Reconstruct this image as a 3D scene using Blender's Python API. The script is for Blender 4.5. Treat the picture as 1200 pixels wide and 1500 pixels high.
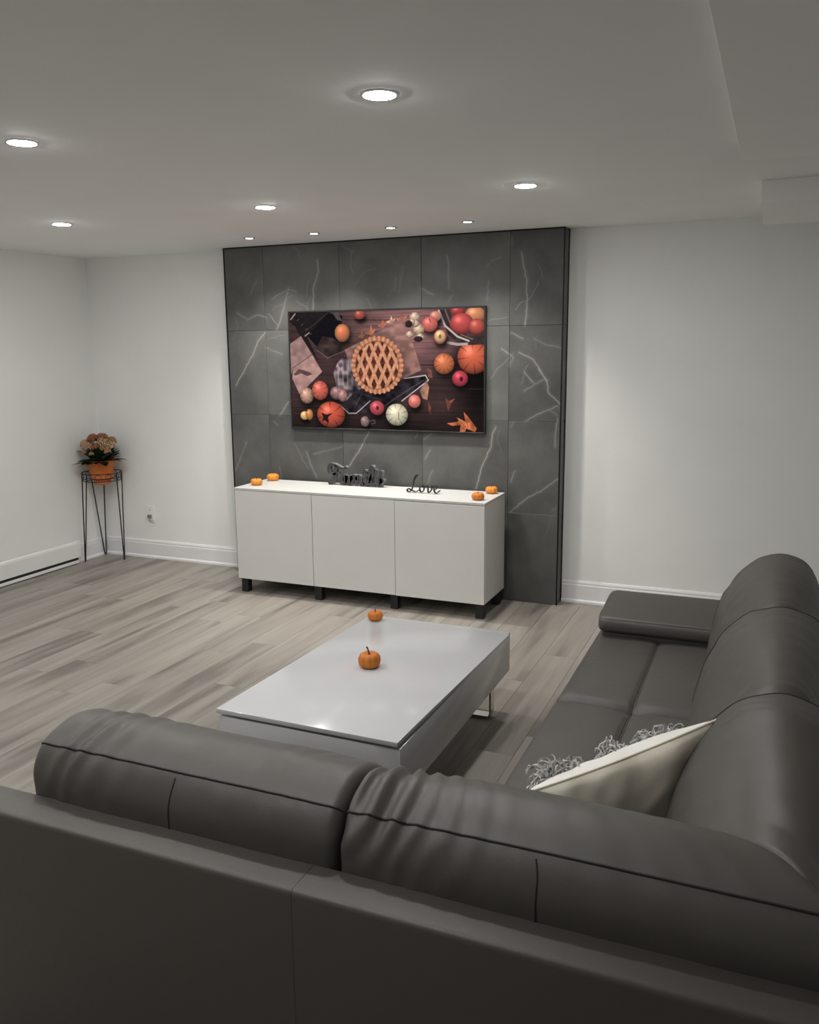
import bpy, bmesh, math, random
import numpy as np
from mathutils import Vector, Matrix, noise

random.seed(7)
for _o in list(bpy.data.objects):
    bpy.data.objects.remove(_o)
SC = bpy.context.scene
COL = SC.collection

# ---------------------------------------------------------------- camera, world, exposure
cd = bpy.data.cameras.new('camera')
cam = bpy.data.objects.new('camera', cd)
COL.objects.link(cam)
cd.sensor_fit = 'HORIZONTAL'
cd.sensor_width = 36.0
cd.lens = 36.0 * 1261.06 / 1200.0
cd.clip_start = 0.02
_r = ((0.921228, -0.064466, 0.383646), (0.388908, 0.176737, -0.904165), (-0.009517, 0.982145, 0.187886))
_m = Matrix(_r).to_4x4()
_m.translation = (3.380633, -5.495340, 1.671637)
cam.matrix_world = _m
SC.camera = cam

wd = bpy.data.worlds.new('world')
wd.use_nodes = True
wd.node_tree.nodes['Background'].inputs[0].default_value = (0.9, 0.95, 1.0, 1)
wd.node_tree.nodes['Background'].inputs[1].default_value = 0.02
SC.world = wd
SC.view_settings.view_transform = 'Standard'
SC.view_settings.look = 'None'
SC.view_settings.exposure = 0.0
SC.view_settings.gamma = 1.0
SC.view_settings.use_curve_mapping = False

LAMP = 500.0          # emission strength of the round ceiling downlights
SPOT = 58.0           # watts of each little spotlight by the tiled wall
SPOT_DISC = 25.0
SCREEN = 1.05

# ---------------------------------------------------------------- room numbers
H = 2.38
XL, XR, YB, YN = -1.713, 5.2, 0.0, -8.2
PF = -0.122           # front of the tiled panel
PL, PR = -0.324, 2.143


# ---------------------------------------------------------------- helpers
def V(*a):
    return Vector(a)


def obj(name, bm, mat, parent=None, smooth=None, loc=None, rot=None):
    """link bm (world coordinates, or relative to loc) as one mesh object"""
    me = bpy.data.meshes.new(name)
    bmesh.ops.recalc_face_normals(bm, faces=bm.faces)
    if smooth is not None:
        for f in bm.faces:
            f.smooth = True
        for e in bm.edges:
            if len(e.link_faces) == 2 and e.calc_face_angle(0) > math.radians(smooth):
                e.smooth = False
    bm.to_mesh(me)
    bm.free()
    if isinstance(mat, (list, tuple)):
        for m in mat:
            me.materials.append(m)
    elif mat:
        me.materials.append(mat)
    o = bpy.data.objects.new(name, me)
    COL.objects.link(o)
    if parent is not None:
        o.parent = parent
        base = wloc(parent)
        if loc is None:
            me.transform(Matrix.Translation(-base))
        else:
            o.location = Vector(loc) - base
    elif loc is not None:
        o.location = loc
    if rot:
        o.rotation_euler = rot
    return o


def wloc(o):
    v = Vector(o.location)
    while o.parent:
        o = o.parent
        v = v + Vector(o.location)
    return v


def tag(o, label=None, cat=None, group=None, kind=None):
    if label: o['label'] = label
    if cat: o['category'] = cat
    if group: o['group'] = group
    if kind: o['kind'] = kind
    return o


def thing(name, label, cat, loc, group=None):
    o = bpy.data.objects.new(name, None)
    o.empty_display_size = 0.1
    COL.objects.link(o)
    o.location = loc
    return tag(o, label, cat, group)


def copy_tree(o, parent=None):
    c = o.copy()
    COL.objects.link(c)
    c.parent = parent
    for ch in list(o.children):
        copy_tree(ch, c)
    return c


def box(bm, x0, x1, y0, y1, z0, z1, bev=0.0, seg=2):
    vs = [bm.verts.new((x, y, z)) for x in (x0, x1) for y in (y0, y1) for z in (z0, z1)]
    q = [(0, 1, 3, 2), (4, 6, 7, 5), (0, 4, 5, 1), (2, 3, 7, 6), (0, 2, 6, 4), (1, 5, 7, 3)]
    fs = [bm.faces.new([vs[i] for i in f]) for f in q]
    if bev > 0:
        es = list({e for f in fs for e in f.edges})
        bmesh.ops.bevel(bm, geom=es, offset=bev, segments=seg, profile=0.5, affect='EDGES')
    return vs


def boxm(*a, **k):
    bm = bmesh.new()
    box(bm, *a, **k)
    return bm


def tube(bm, pts, rad, n=8, closed=False, cap=True):
    pts = [Vector(p) for p in pts]
    N = len(pts)
    rads = rad if isinstance(rad, (list, tuple)) else [rad] * N
    rings = []
    up = None
    for i, p in enumerate(pts):
        a = pts[(i - 1) % N] if (closed or i > 0) else p
        b = pts[(i + 1) % N] if (closed or i < N - 1) else p
        t = (b - a)
        t = t.normalized() if t.length > 1e-9 else V(0, 0, 1)
        if up is None:
            up = t.orthogonal().normalized()
        s = t.cross(up)
        if s.length < 1e-5:
            s = t.orthogonal()
        s.normalize()
        up = s.cross(t).normalized()
        rings.append([bm.verts.new(p + rads[i] * (math.cos(2 * math.pi * k / n) * s + math.sin(2 * math.pi * k / n) * up)) for k in range(n)])
    for i in range(N if closed else N - 1):
        A, B = rings[i], rings[(i + 1) % N]
        for k in range(n):
            try:
                bm.faces.new((A[k], A[(k + 1) % n], B[(k + 1) % n], B[k]))
            except ValueError:
                pass
    if cap and not closed:
        bm.faces.new(rings[0][::-1])
        bm.faces.new(rings[-1])


def lathe(bm, prof, c, n=32, cap0=True, cap1=True):
    c = Vector(c)
    rings = []
    for r, z in prof:
        rings.append([bm.verts.new(c + V(r * math.cos(2 * math.pi * k / n), r * math.sin(2 * math.pi * k / n), z)) for k in range(n)])
    for A, B in zip(rings, rings[1:]):
        for k in range(n):
            bm.faces.new((A[k], A[(k + 1) % n], B[(k + 1) % n], B[k]))
    if cap0: bm.faces.new(rings[0][::-1])
    if cap1: bm.faces.new(rings[-1])


def crom(pts, n, closed=False):
    """Catmull-Rom resample, n samples per span"""
    P = [tuple(p) for p in pts]
    N = len(P)
    out = []
    spans = N if closed else N - 1
    for i in range(spans):
        if closed:
            p0, p1, p2, p3 = (P[(i + k) % N] for k in (-1, 0, 1, 2))
        else:
            p0, p1, p2, p3 = P[max(i - 1, 0)], P[i], P[i + 1], P[min(i + 2, N - 1)]
        for k in range(n):
            t = k / n
            out.append(tuple(0.5 * (2 * b + (c - a) * t + (2 * a - 5 * b + 4 * c - d) * t * t + (3 * b - a - 3 * c + d) * t ** 3)
                             for a, b, c, d in zip(p0, p1, p2, p3)))
    if not closed:
        out.append(P[-1])
    return out


def resample(pts, n, closed=True):
    """n points evenly spaced by arc length"""
    P = np.array(pts, float)
    if closed:
        P = np.vstack([P, P[:1]])
    d = np.r_[0, np.cumsum(np.linalg.norm(np.diff(P, axis=0), axis=1))]
    s = np.linspace(0, d[-1], n + 1 if closed else n)
    if closed:
        s = s[:-1]
    return [tuple(np.interp(x, d, P[:, k]) for k in range(P.shape[1])) for x in s]


# ---------------------------------------------------------------- materials
def mat(name, col=(0.8, 0.8, 0.8), rough=0.5, metal=0.0, **kw):
    m = bpy.data.materials.new(name)
    m.use_nodes = True
    b = m.node_tree.nodes['Principled BSDF']
    b.inputs['Base Color'].default_value = (*col, 1)
    b.inputs['Roughness'].default_value = rough
    b.inputs['Metallic'].default_value = metal
    for k, v in kw.items():
        b.inputs[k.replace('_', ' ')].default_value = v
    return m


def node(m, typ, loc=(0, 0), **kw):
    n = m.node_tree.nodes.new(typ)
    n.location = loc
    for k, v in kw.items():
        setattr(n, k, v)
    return n


def lk(m, a, b):
    m.node_tree.links.new(a, b)


def noisy(m, c0, c1, scale=8, bump=0.0, bscale=200, stretch=(1, 1, 1), coord='Object', detail=4, dist=0.001):
    """two-colour noise on the base colour, fine bump"""
    b = m.node_tree.nodes['Principled BSDF']
    tc = node(m, 'ShaderNodeTexCoord')
    mp = node(m, 'ShaderNodeMapping')
    mp.inputs['Scale'].default_value = stretch
    lk(m, tc.outputs[coord], mp.inputs[0])
    nz = node(m, 'ShaderNodeTexNoise')
    nz.inputs['Scale'].default_value = scale
    nz.inputs['Detail'].default_value = detail
    lk(m, mp.outputs[0], nz.inputs['Vector'])
    cr = node(m, 'ShaderNodeValToRGB')
    cr.color_ramp.elements[0].position = 0.3
    cr.color_ramp.elements[1].position = 0.7
    cr.color_ramp.elements[0].color = (*c0, 1)
    cr.color_ramp.elements[1].color = (*c1, 1)
    lk(m, nz.outputs['Fac'], cr.inputs[0])
    lk(m, cr.outputs[0], b.inputs['Base Color'])
    if bump:
        n2 = node(m, 'ShaderNodeTexNoise')
        n2.inputs['Scale'].default_value = bscale
        n2.inputs['Detail'].default_value = 3
        lk(m, mp.outputs[0], n2.inputs['Vector'])
        bp = node(m, 'ShaderNodeBump')
        bp.inputs['Strength'].default_value = bump
        bp.inputs['Distance'].default_value = dist
        lk(m, n2.outputs['Fac'], bp.inputs['Height'])
        lk(m, bp.outputs[0], b.inputs['Normal'])
    return m


M = {}
M['wall'] = noisy(mat('wall_paint', rough=0.75), (0.85, 0.86, 0.845), (0.88, 0.89, 0.875), 3, 0.08, 260)
M['ceiling'] = noisy(mat('ceiling_paint', rough=0.85), (0.875, 0.87, 0.865), (0.90, 0.895, 0.89), 3, 0.06, 300)
M['soffit'] = noisy(mat('soffit_paint', rough=0.8), (0.90, 0.905, 0.89), (0.92, 0.925, 0.91), 3, 0.06, 300)
M['trim'] = noisy(mat('trim_paint', rough=0.4), (0.80, 0.80, 0.815), (0.84, 0.84, 0.855), 4)
M['black_metal'] = noisy(mat('black_metal', rough=0.4, metal=0.6), (0.006, 0.006, 0.007), (0.012, 0.012, 0.013), 30)
M['black_plastic'] = noisy(mat('black_plastic', rough=0.35), (0.008, 0.008, 0.009), (0.014, 0.014, 0.015), 20)
M['slot'] = mat('dark_slot', (0.012, 0.012, 0.013), 0.7)
M['heater'] = noisy(mat('heater_enamel', rough=0.4), (0.86, 0.865, 0.855), (0.88, 0.885, 0.875), 4)
M['cab'] = noisy(mat('cabinet_laminate', rough=0.38), (0.66, 0.65, 0.625), (0.685, 0.675, 0.65), 3)
M['cab_top'] = noisy(mat('cabinet_laminate_dimmed_top', rough=0.35), (0.55, 0.545, 0.535), (0.57, 0.565, 0.555), 3)  # front laminate again, colour darkened to offset the spotlight glare on the top
M['leg_black'] = noisy(mat('black_leg_wood', rough=0.5), (0.006, 0.006, 0.006), (0.012, 0.011, 0.011), 25, stretch=(1, 1, 0.2))
M['gloss'] = noisy(mat('white_gloss_lacquer', rough=0.14), (0.55, 0.555, 0.575), (0.57, 0.575, 0.595), 2)
M['chrome'] = noisy(mat('brushed_steel', rough=0.18, metal=1.0), (0.62, 0.60, 0.56), (0.70, 0.68, 0.64), 60, stretch=(1, 1, 8))
M['wire'] = noisy(mat('black_wire', rough=0.45, metal=0.3), (0.018, 0.018, 0.02), (0.03, 0.03, 0.032), 40)
M['pot'] = noisy(mat('orange_pot', rough=0.5), (0.55, 0.14, 0.025), (0.66, 0.18, 0.035), 12)
M['soil'] = noisy(mat('soil', rough=0.95), (0.015, 0.01, 0.007), (0.04, 0.028, 0.02), 60, 0.6, 90)
M['leaf'] = noisy(mat('leaf_green', rough=0.45), (0.012, 0.032, 0.014), (0.045, 0.095, 0.036), 25)
M['petal_a'] = noisy(mat('petal_rust', rough=0.6), (0.20, 0.050, 0.018), (0.36, 0.11, 0.038), 60)
M['petal_b'] = noisy(mat('petal_peach', rough=0.6), (0.34, 0.15, 0.06), (0.60, 0.38, 0.23), 90)
M['petal_c'] = noisy(mat('petal_gold', rough=0.6), (0.26, 0.13, 0.04), (0.44, 0.26, 0.10), 60)
M['sign'] = noisy(mat('charcoal_sign_paint', rough=0.5), (0.022, 0.022, 0.024), (0.04, 0.04, 0.043), 40)
M['sign_side'] = noisy(mat('grey_sign_edge', rough=0.6), (0.13, 0.13, 0.135), (0.18, 0.18, 0.185), 40)
M['sign_black'] = noisy(mat('black_sign_paint', rough=0.4), (0.01, 0.011, 0.011), (0.02, 0.021, 0.021), 40)
M['stem'] = noisy(mat('pumpkin_stem', rough=0.7), (0.05, 0.025, 0.012), (0.12, 0.055, 0.025), 80, 0.4, 150)
M['outlet'] = mat('outlet_plastic', (0.88, 0.88, 0.86), 0.35)
M['outlet_grey'] = mat('grey_plug', (0.20, 0.20, 0.19), 0.45)
M['lamp_trim'] = mat('lamp_trim_white', (0.62, 0.62, 0.61), 0.45)
M['spot_trim'] = mat('spot_trim_grey', (0.20, 0.20, 0.19), 0.35, 0.5)


def emis(name, col, s):
    m = bpy.data.materials.new(name)
    m.use_nodes = True
    nt = m.node_tree
    nt.nodes.remove(nt.nodes['Principled BSDF'])
    e = node(m, 'ShaderNodeEmission')
    e.inputs[0].default_value = (*col, 1)
    e.inputs[1].default_value = s
    lk(m, e.outputs[0], nt.nodes['Material Output'].inputs[0])
    return m


M['lamp'] = emis('lamp_diffuser_glow', (1.0, 0.985, 0.96), LAMP)
M['spot'] = emis('spot_lens_glow', (1.0, 0.96, 0.88), SPOT_DISC)


def pumpkin_mat(name, a, b):
    m = noisy(mat(name, rough=0.55), a, b, 30, 0.2, 120)
    return m


M['pumpkin'] = pumpkin_mat('pumpkin_skin', (0.62, 0.20, 0.018), (0.74, 0.27, 0.03))
M['pumpkin_deep'] = pumpkin_mat('pumpkin_skin_deep', (0.50, 0.145, 0.012), (0.60, 0.19, 0.02))


def leather():
    m = mat('grey_leather', (0.08, 0.073, 0.067), 0.42, Specular_IOR_Level=0.75)
    b = m.node_tree.nodes['Principled BSDF']
    tc = node(m, 'ShaderNodeTexCoord')
    nz = node(m, 'ShaderNodeTexNoise')
    nz.inputs['Scale'].default_value = 2.5
    nz.inputs['Detail'].default_value = 3
    lk(m, tc.outputs['Object'], nz.inputs['Vector'])
    cr = node(m, 'ShaderNodeValToRGB')
    cr.color_ramp.elements[0].color = (0.061, 0.055, 0.049, 1)
    cr.color_ramp.elements[1].color = (0.074, 0.067, 0.060, 1)
    lk(m, nz.outputs['Fac'], cr.inputs[0])
    lk(m, cr.outputs[0], b.inputs['Base Color'])
    vo = node(m, 'ShaderNodeTexVoronoi')
    vo.inputs['Scale'].default_value = 420
    lk(m, tc.outputs['Object'], vo.inputs['Vector'])
    n2 = node(m, 'ShaderNodeTexNoise')
    n2.inputs['Scale'].default_value = 40
    n2.inputs['Detail'].default_value = 4
    lk(m, tc.outputs['Object'], n2.inputs['Vector'])
    ad = node(m, 'ShaderNodeMath', operation='MULTIPLY_ADD')
    ad.inputs[1].default_value = 0.6
    lk(m, vo.outputs['Distance'], ad.inputs[0])
    lk(m, n2.outputs['Fac'], ad.inputs[2])
    bp = node(m, 'ShaderNodeBump')
    bp.inputs['Strength'].default_value = 0.22
    bp.inputs['Distance'].default_value = 0.0012
    lk(m, ad.outputs[0], bp.inputs['Height'])
    lk(m, bp.outputs[0], b.inputs['Normal'])
    rr = node(m, 'ShaderNodeMapRange')
    rr.inputs[3].default_value = 0.46
    rr.inputs[4].default_value = 0.60
    lk(m, n2.outputs['Fac'], rr.inputs[0])
    lk(m, rr.outputs[0], b.inputs['Roughness'])
    return m


M['leather'] = leather()
M['seam'] = mat('dark_seam_thread', (0.016, 0.014, 0.013), 0.7)


def linen(name, a, b):
    m = noisy(mat(name, rough=0.9), a, b, 14)
    bs = m.node_tree.nodes['Principled BSDF']
    tc = node(m, 'ShaderNodeTexCoord')
    w1 = node(m, 'ShaderNodeTexWave'); w1.inputs['Scale'].default_value = 260; w1.bands_direction = 'X'
    w2 = node(m, 'ShaderNodeTexWave'); w2.inputs['Scale'].default_value = 260; w2.bands_direction = 'Z'
    lk(m, tc.outputs['Object'], w1.inputs[0]); lk(m, tc.outputs['Object'], w2.inputs[0])
    ad = node(m, 'ShaderNodeMath', operation='ADD')
    lk(m, w1.outputs['Fac'], ad.inputs[0]); lk(m, w2.outputs['Fac'], ad.inputs[1])
    bp = node(m, 'ShaderNodeBump'); bp.inputs['Strength'].default_value = 0.15; bp.inputs['Distance'].default_value = 0.0006
    lk(m, ad.outputs[0], bp.inputs['Height']); lk(m, bp.outputs[0], bs.inputs['Normal'])
    return m


M['linen'] = linen('cream_linen', (0.74, 0.69, 0.58), (0.82, 0.77, 0.66))
M['linen_front'] = linen('white_cotton', (0.82, 0.80, 0.75), (0.88, 0.86, 0.82))
M['fringe'] = noisy(mat('fringe_yarn', rough=0.9), (0.16, 0.16, 0.16), (0.86, 0.85, 0.83), 70)


def plank_mat():
    m = mat('oak_vinyl_plank', rough=0.42)
    b = m.node_tree.nodes['Principled BSDF']
    tc = node(m, 'ShaderNodeTexCoord')
    oi = node(m, 'ShaderNodeObjectInfo')
    off = node(m, 'ShaderNodeMath', operation='MULTIPLY'); off.inputs[1].default_value = 37.0
    lk(m, oi.outputs['Random'], off.inputs[0])
    cx = node(m, 'ShaderNodeCombineXYZ')
    for i in range(3):
        lk(m, off.outputs[0], cx.inputs[i])
    va = node(m, 'ShaderNodeVectorMath', operation='ADD')
    lk(m, tc.outputs['Object'], va.inputs[0]); lk(m, cx.outputs[0], va.inputs[1])
    mp = node(m, 'ShaderNodeMapping'); mp.inputs['Scale'].default_value = (9.0, 0.75, 1)
    lk(m, va.outputs[0], mp.inputs[0])
    n1 = node(m, 'ShaderNodeTexNoise'); n1.inputs['Scale'].default_value = 1.0; n1.inputs['Detail'].default_value = 3; n1.inputs['Distortion'].default_value = 0.5
    lk(m, mp.outputs[0], n1.inputs['Vector'])
    mp2 = node(m, 'ShaderNodeMapping'); mp2.inputs['Scale'].default_value = (90, 2.5, 1)
    lk(m, va.outputs[0], mp2.inputs[0])
    n2 = node(m, 'ShaderNodeTexNoise'); n2.inputs['Scale'].default_value = 1.0; n2.inputs['Detail'].default_value = 4
    lk(m, mp2.outputs[0], n2.inputs['Vector'])
    cr = node(m, 'ShaderNodeValToRGB')
    e = cr.color_ramp.elements
    e[0].position = 0.33; e[0].color = (0.150, 0.134, 0.118, 1)
    e[1].position = 0.62; e[1].color = (0.305, 0.280, 0.248, 1)
    k = e.new(0.47); k.color = (0.255, 0.231, 0.203, 1)
    lk(m, n1.outputs['Fac'], cr.inputs[0])
    hs = node(m, 'ShaderNodeMapRange'); hs.inputs[3].default_value = 0.96; hs.inputs[4].default_value = 1.04
    lk(m, oi.outputs['Random'], hs.inputs[0])
    g = node(m, 'ShaderNodeMapRange'); g.inputs[1].default_value = 0.3; g.inputs[2].default_value = 0.7; g.inputs[3].default_value = 0.93; g.inputs[4].default_value = 1.05
    lk(m, n2.outputs['Fac'], g.inputs[0])
    mu = node(m, 'ShaderNodeMath', operation='MULTIPLY')
    lk(m, hs.outputs[0], mu.inputs[0]); lk(m, g.outputs[0], mu.inputs[1])
    mx = node(m, 'ShaderNodeVectorMath', operation='SCALE')
    lk(m, cr.outputs[0], mx.inputs[0]); lk(m, mu.outputs[0], mx.inputs['Scale'])
    lk(m, mx.outputs[0], b.inputs['Base Color'])
    bp = node(m, 'ShaderNodeBump'); bp.inputs['Strength'].default_value = 0.12; bp.inputs['Distance'].default_value = 0.0008
    lk(m, n2.outputs['Fac'], bp.inputs['Height']); lk(m, bp.outputs[0], b.inputs['Normal'])
    return m


M['plank'] = plank_mat()
M['subfloor'] = noisy(mat('subfloor', rough=0.6), (0.26, 0.235, 0.20), (0.33, 0.30, 0.26), 6, stretch=(6, 0.6, 1))
M['joint'] = mat('dark_floor_joint', (0.10, 0.085, 0.07), 0.8)

VEINS = [
    (1,[(0.43,2.26),(0.44,2.19),(0.4,2.08),(0.39,1.94)]),
    (0.7,[(0.2,2.08),(0.17,1.99),(0.12,1.86),(0.09,1.8)]),
    (0.6,[(-0.24,1.93),(-0.15,1.88),(-0.06,1.91),(0.01,1.89)]),
    (1,[(0.0,1.79),(-0.07,1.72),(-0.11,1.64),(-0.18,1.54),(-0.27,1.41)]),
    (0.4,[(-0.06,2.15),(-0.11,2.06)]),
    (0.5,[(-0.0,1.68),(0.13,1.63)]),
    (0.4,[(1.07,2.19),(1.04,2.03)]),
    (0.35,[(0.27,1.99),(0.35,1.94)]),
    (0.7,[(1.38,2.25),(1.39,2.16),(1.39,2.04)]),
    (1,[(1.87,2.24),(1.89,2.15),(1.91,2.07),(1.91,1.91),(1.9,1.8)]),
    (0.7,[(1.2,2.05),(1.28,2.01)]),
    (0.6,[(1.42,2.0),(1.39,1.96)]),
    (0.5,[(1.66,2.08),(1.65,1.96)]),
    (0.5,[(1.81,2.34),(1.81,2.29)]),
    (0.8,[(1.81,1.76),(1.89,1.72)]),
    (0.6,[(1.96,1.72),(2.04,1.68),(2.13,1.66)]),
    (0.8,[(1.75,1.66),(1.83,1.6)]),
    (1,[(1.87,1.63),(1.96,1.59),(2.05,1.45)]),
    (0.7,[(1.9,1.51),(1.96,1.45)]),
    (0.6,[(1.83,1.6),(1.8,1.55)]),
    (0.9,[(0.17,1.3),(0.09,1.2)]),
    (0.6,[(0.04,1.15),(0.07,1.13)]),
    (0.6,[(-0.2,1.0),(-0.31,0.78)]),
    (1,[(0.8,1.1),(0.74,0.99),(0.64,0.85)]),
    (0.7,[(0.3,0.94),(0.33,0.86),(0.38,0.76)]),
    (0.5,[(0.59,0.99),(0.36,0.93)]),
    (1,[(1.99,1.53),(2.05,1.46),(2.06,1.38),(2.14,1.31),(2.14,1.28)]),
    (0.6,[(1.9,1.52),(1.94,1.46),(1.97,1.44)]),
    (0.7,[(2.02,1.46),(1.95,1.42),(1.9,1.39)]),
    (0.8,[(1.91,1.2),(1.98,1.24),(2.12,1.3)]),
    (0.8,[(2.12,1.22),(2.11,1.1),(2.11,1.04)]),
    (0.5,[(2.06,1.28),(2.12,1.24)]),
    (1,[(1.72,1.16),(1.69,1.11),(1.69,1.04),(1.63,0.91),(1.58,0.74)]),
    (0.5,[(1.83,1.19),(1.82,1.16)]),
    (0.7,[(1.85,0.88),(1.82,0.8)]),
    (0.9,[(2.13,0.84),(2.04,0.76),(1.93,0.7),(1.82,0.6)]),
    (0.6,[(1.27,1.1),(1.21,1.06)]),
    (0.7,[(1.26,0.99),(1.22,0.93)]),
    (0.6,[(1.27,0.85),(1.24,0.76)]),
    (0.5,[(2.13,0.65),(2.1,0.63)]),
]


def new_image(name, arr, noncolor=False):
    """arr: rows top-down, HxWx3, display values 0..1 -> an image generated in memory"""
    h, w = arr.shape[:2]
    im = bpy.data.images.new(name, w, h, alpha=False, float_buffer=False)
    if noncolor:
        im.colorspace_settings.name = 'Non-Color'
    px = np.ones((h, w, 4), np.float32)
    px[..., :3] = np.clip(arr[::-1], 0, 1)
    im.pixels.foreach_set(px.ravel())
    im.update()
    im.pack()
    return im


def stroke_into(a, pts, wid, val, X, Z, wob=0.0):
    """max-blend a soft polyline (metres) into array a"""
    for (x0, z0), (x1, z1) in zip(pts, pts[1:]):
        i0 = (X[0] >= min(x0, x1) - 0.04) & (X[0] <= max(x0, x1) + 0.04)
        j0 = (Z[:, 0] >= min(z0, z1) - 0.04) & (Z[:, 0] <= max(z0, z1) + 0.04)
        sl = np.ix_(j0, i0)
        xx, zz = X[sl], Z[sl]
        dx, dz = x1 - x0, z1 - z0
        L2 = dx * dx + dz * dz + 1e-12
        t = np.clip(((xx - x0) * dx + (zz - z0) * dz) / L2, 0, 1)
        d = np.hypot(xx - x0 - t * dx, zz - z0 - t * dz)
        a[sl] = np.maximum(a[sl], val * np.exp(-(d / wid) ** 2))


def vein_image():
    W_, H_ = 1100, 1060
    x = np.linspace(PL, PR, W_)
    z = np.linspace(H, 0, H_)
    X, Z = np.meshgrid(x, z)
    a = np.zeros((H_, W_))
    rng = np.random.RandomState(4)
    for st, pl in VEINS:
        pts = []
        for (p, q) in zip(pl, pl[1:]):
            n = max(2, int(math.hypot(q[0] - p[0], q[1] - p[1]) / 0.02))
            for k in range(n):
                t = k / n
                pts.append((p[0] + (q[0] - p[0]) * t + rng.uniform(-.0035, .0035), p[1] + (q[1] - p[1]) * t + rng.uniform(-.0035, .0035)))
        pts.append(pl[-1])
        stroke_into(a, pts, 0.0030, 0.52 * st ** 1.3, X, Z)
        stroke_into(a, pts, 0.012, 0.10 * st, X, Z)
    # faint hairline veins
    for k in range(46):
        p = [rng.uniform(PL, PR), rng.uniform(0.05, 2.3)]
        ang = rng.uniform(0.5, 2.6)
        pts = [tuple(p)]
        for j in range(rng.randint(5, 14)):
            ang += rng.uniform(-.4, .4)
            p = [p[0] + 0.018 * math.cos(ang), p[1] + 0.018 * math.sin(ang)]
            pts.append(tuple(p))
        stroke_into(a, pts, 0.003, rng.uniform(.08, .22), X, Z)
    return new_image('marble_veins', np.repeat(a[..., None], 3, 2), True)


def marble():
    m = mat('grey_marble_tile', rough=0.42)
    b = m.node_tree.nodes['Principled BSDF']
    tc = node(m, 'ShaderNodeTexCoord')
    uv = node(m, 'ShaderNodeTexImage')
    uv.image = vein_image()
    uv.extension = 'EXTEND'
    lk(m, tc.outputs['UV'], uv.inputs[0])
    n1 = node(m, 'ShaderNodeTexNoise'); n1.inputs['Scale'].default_value = 3.2; n1.inputs['Detail'].default_value = 7; n1.inputs['Roughness'].default_value = 0.6
    oi = node(m, 'ShaderNodeObjectInfo')
    sc = node(m, 'ShaderNodeVectorMath', operation='SCALE'); sc.inputs['Scale'].default_value = 9.0
    lk(m, oi.outputs['Location'], sc.inputs[0])
    va = node(m, 'ShaderNodeVectorMath', operation='ADD')
    lk(m, tc.outputs['Object'], va.inputs[0]); lk(m, sc.outputs[0], va.inputs[1])
    lk(m, va.outputs[0], n1.inputs['Vector'])
    cr = node(m, 'ShaderNodeValToRGB')
    cr.color_ramp.elements[0].position = 0.3; cr.color_ramp.elements[0].color = (0.056, 0.057, 0.056, 1)
    cr.color_ramp.elements[1].position = 0.72; cr.color_ramp.elements[1].color = (0.118, 0.118, 0.113, 1)
    lk(m, n1.outputs['Fac'], cr.inputs[0])
    mx = node(m, 'ShaderNodeMix', data_type='RGBA')
    lk(m, uv.outputs[0], mx.inputs[0])
    lk(m, cr.outputs[0], mx.inputs[6])
    mx.inputs[7].default_value = (0.50, 0.49, 0.46, 1)
    hv = node(m, 'ShaderNodeMapRange'); hv.inputs[3].default_value = 0.9; hv.inputs[4].default_value = 1.1
    lk(m, oi.outputs['Random'], hv.inputs[0])
    s2 = node(m, 'ShaderNodeVectorMath', operation='SCALE')
    lk(m, mx.outputs[2], s2.inputs[0]); lk(m, hv.outputs[0], s2.inputs['Scale'])
    lk(m, s2.outputs[0], b.inputs['Base Color'])
    return m


M['marble'] = marble()
M['grout'] = mat('dark_grout', (0.03, 0.03, 0.03), 0.9)


# ---------------------------------------------------------------- structure
def struct(name, bm, m, parent=None, label=None, smooth=None):
    o = obj(name, bm, m, parent, smooth)
    o['kind'] = 'structure'
    if label: o['label'] = label
    return o


floor = struct('floor', boxm(XL - .1, XR + .1, YN - .1, .1, -0.12, -0.0065), M['joint'], label='grey oak plank floor of the whole room')
ceil = struct('ceiling', boxm(XL - .1, XR + .1, YN - .1, .1, H, H + .15), M['ceiling'], label='plain white ceiling with recessed lights')
struct('wall_back', boxm(XL - .1, XR + .1, 0, .1, 0, H), M['wall'], label='pale grey wall behind the tiled panel')
struct('wall_left', boxm(XL - .1, XL, YN, 0, 0, H), M['wall'], label='pale grey wall at the left')
struct('wall_right', boxm(XR, XR + .1, YN, 0, 0, H), M['wall'], label='pale grey wall at the right')
struct('wall_near', boxm(XL - .1, XR + .1, YN - .1, YN, 0, H), M['wall'], label='pale grey wall behind the viewer')
obj('bulkhead', boxm(3.262, XR - .002, -1.2, -0.42, 2.285, H - .0005, bev=0.0008, seg=1), M['ceiling'], ceil)
obj('bulkhead', boxm(3.212, XR - .002, YN + .002, -1.995, 2.32, H - .0005, bev=0.0008, seg=1), M['soffit'], ceil)


def base_prof(bm, a, b, n, z0=0.0, h=0.15):
    """baseboard from a to b (x,y), n = unit normal into the room"""
    pr = [(0.0, 0), (0.024, 0), (0.024, 0.014), (0.018, 0.022), (0.014, 0.024), (0.014, 0.118), (0.011, 0.124), (0.011, 0.136), (0.006, 0.148), (0, 0.15)]
    A = [bm.verts.new((a[0] + n[0] * t, a[1] + n[1] * t, z0 + z * h / .15)) for t, z in pr]
    B = [bm.verts.new((b[0] + n[0] * t, b[1] + n[1] * t, z0 + z * h / .15)) for t, z in pr]
    for i in range(len(pr)):
        j = (i + 1) % len(pr)
        bm.faces.new((A[i], A[j], B[j], B[i]))
    bm.faces.new(A[::-1]); bm.faces.new(B)


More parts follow.
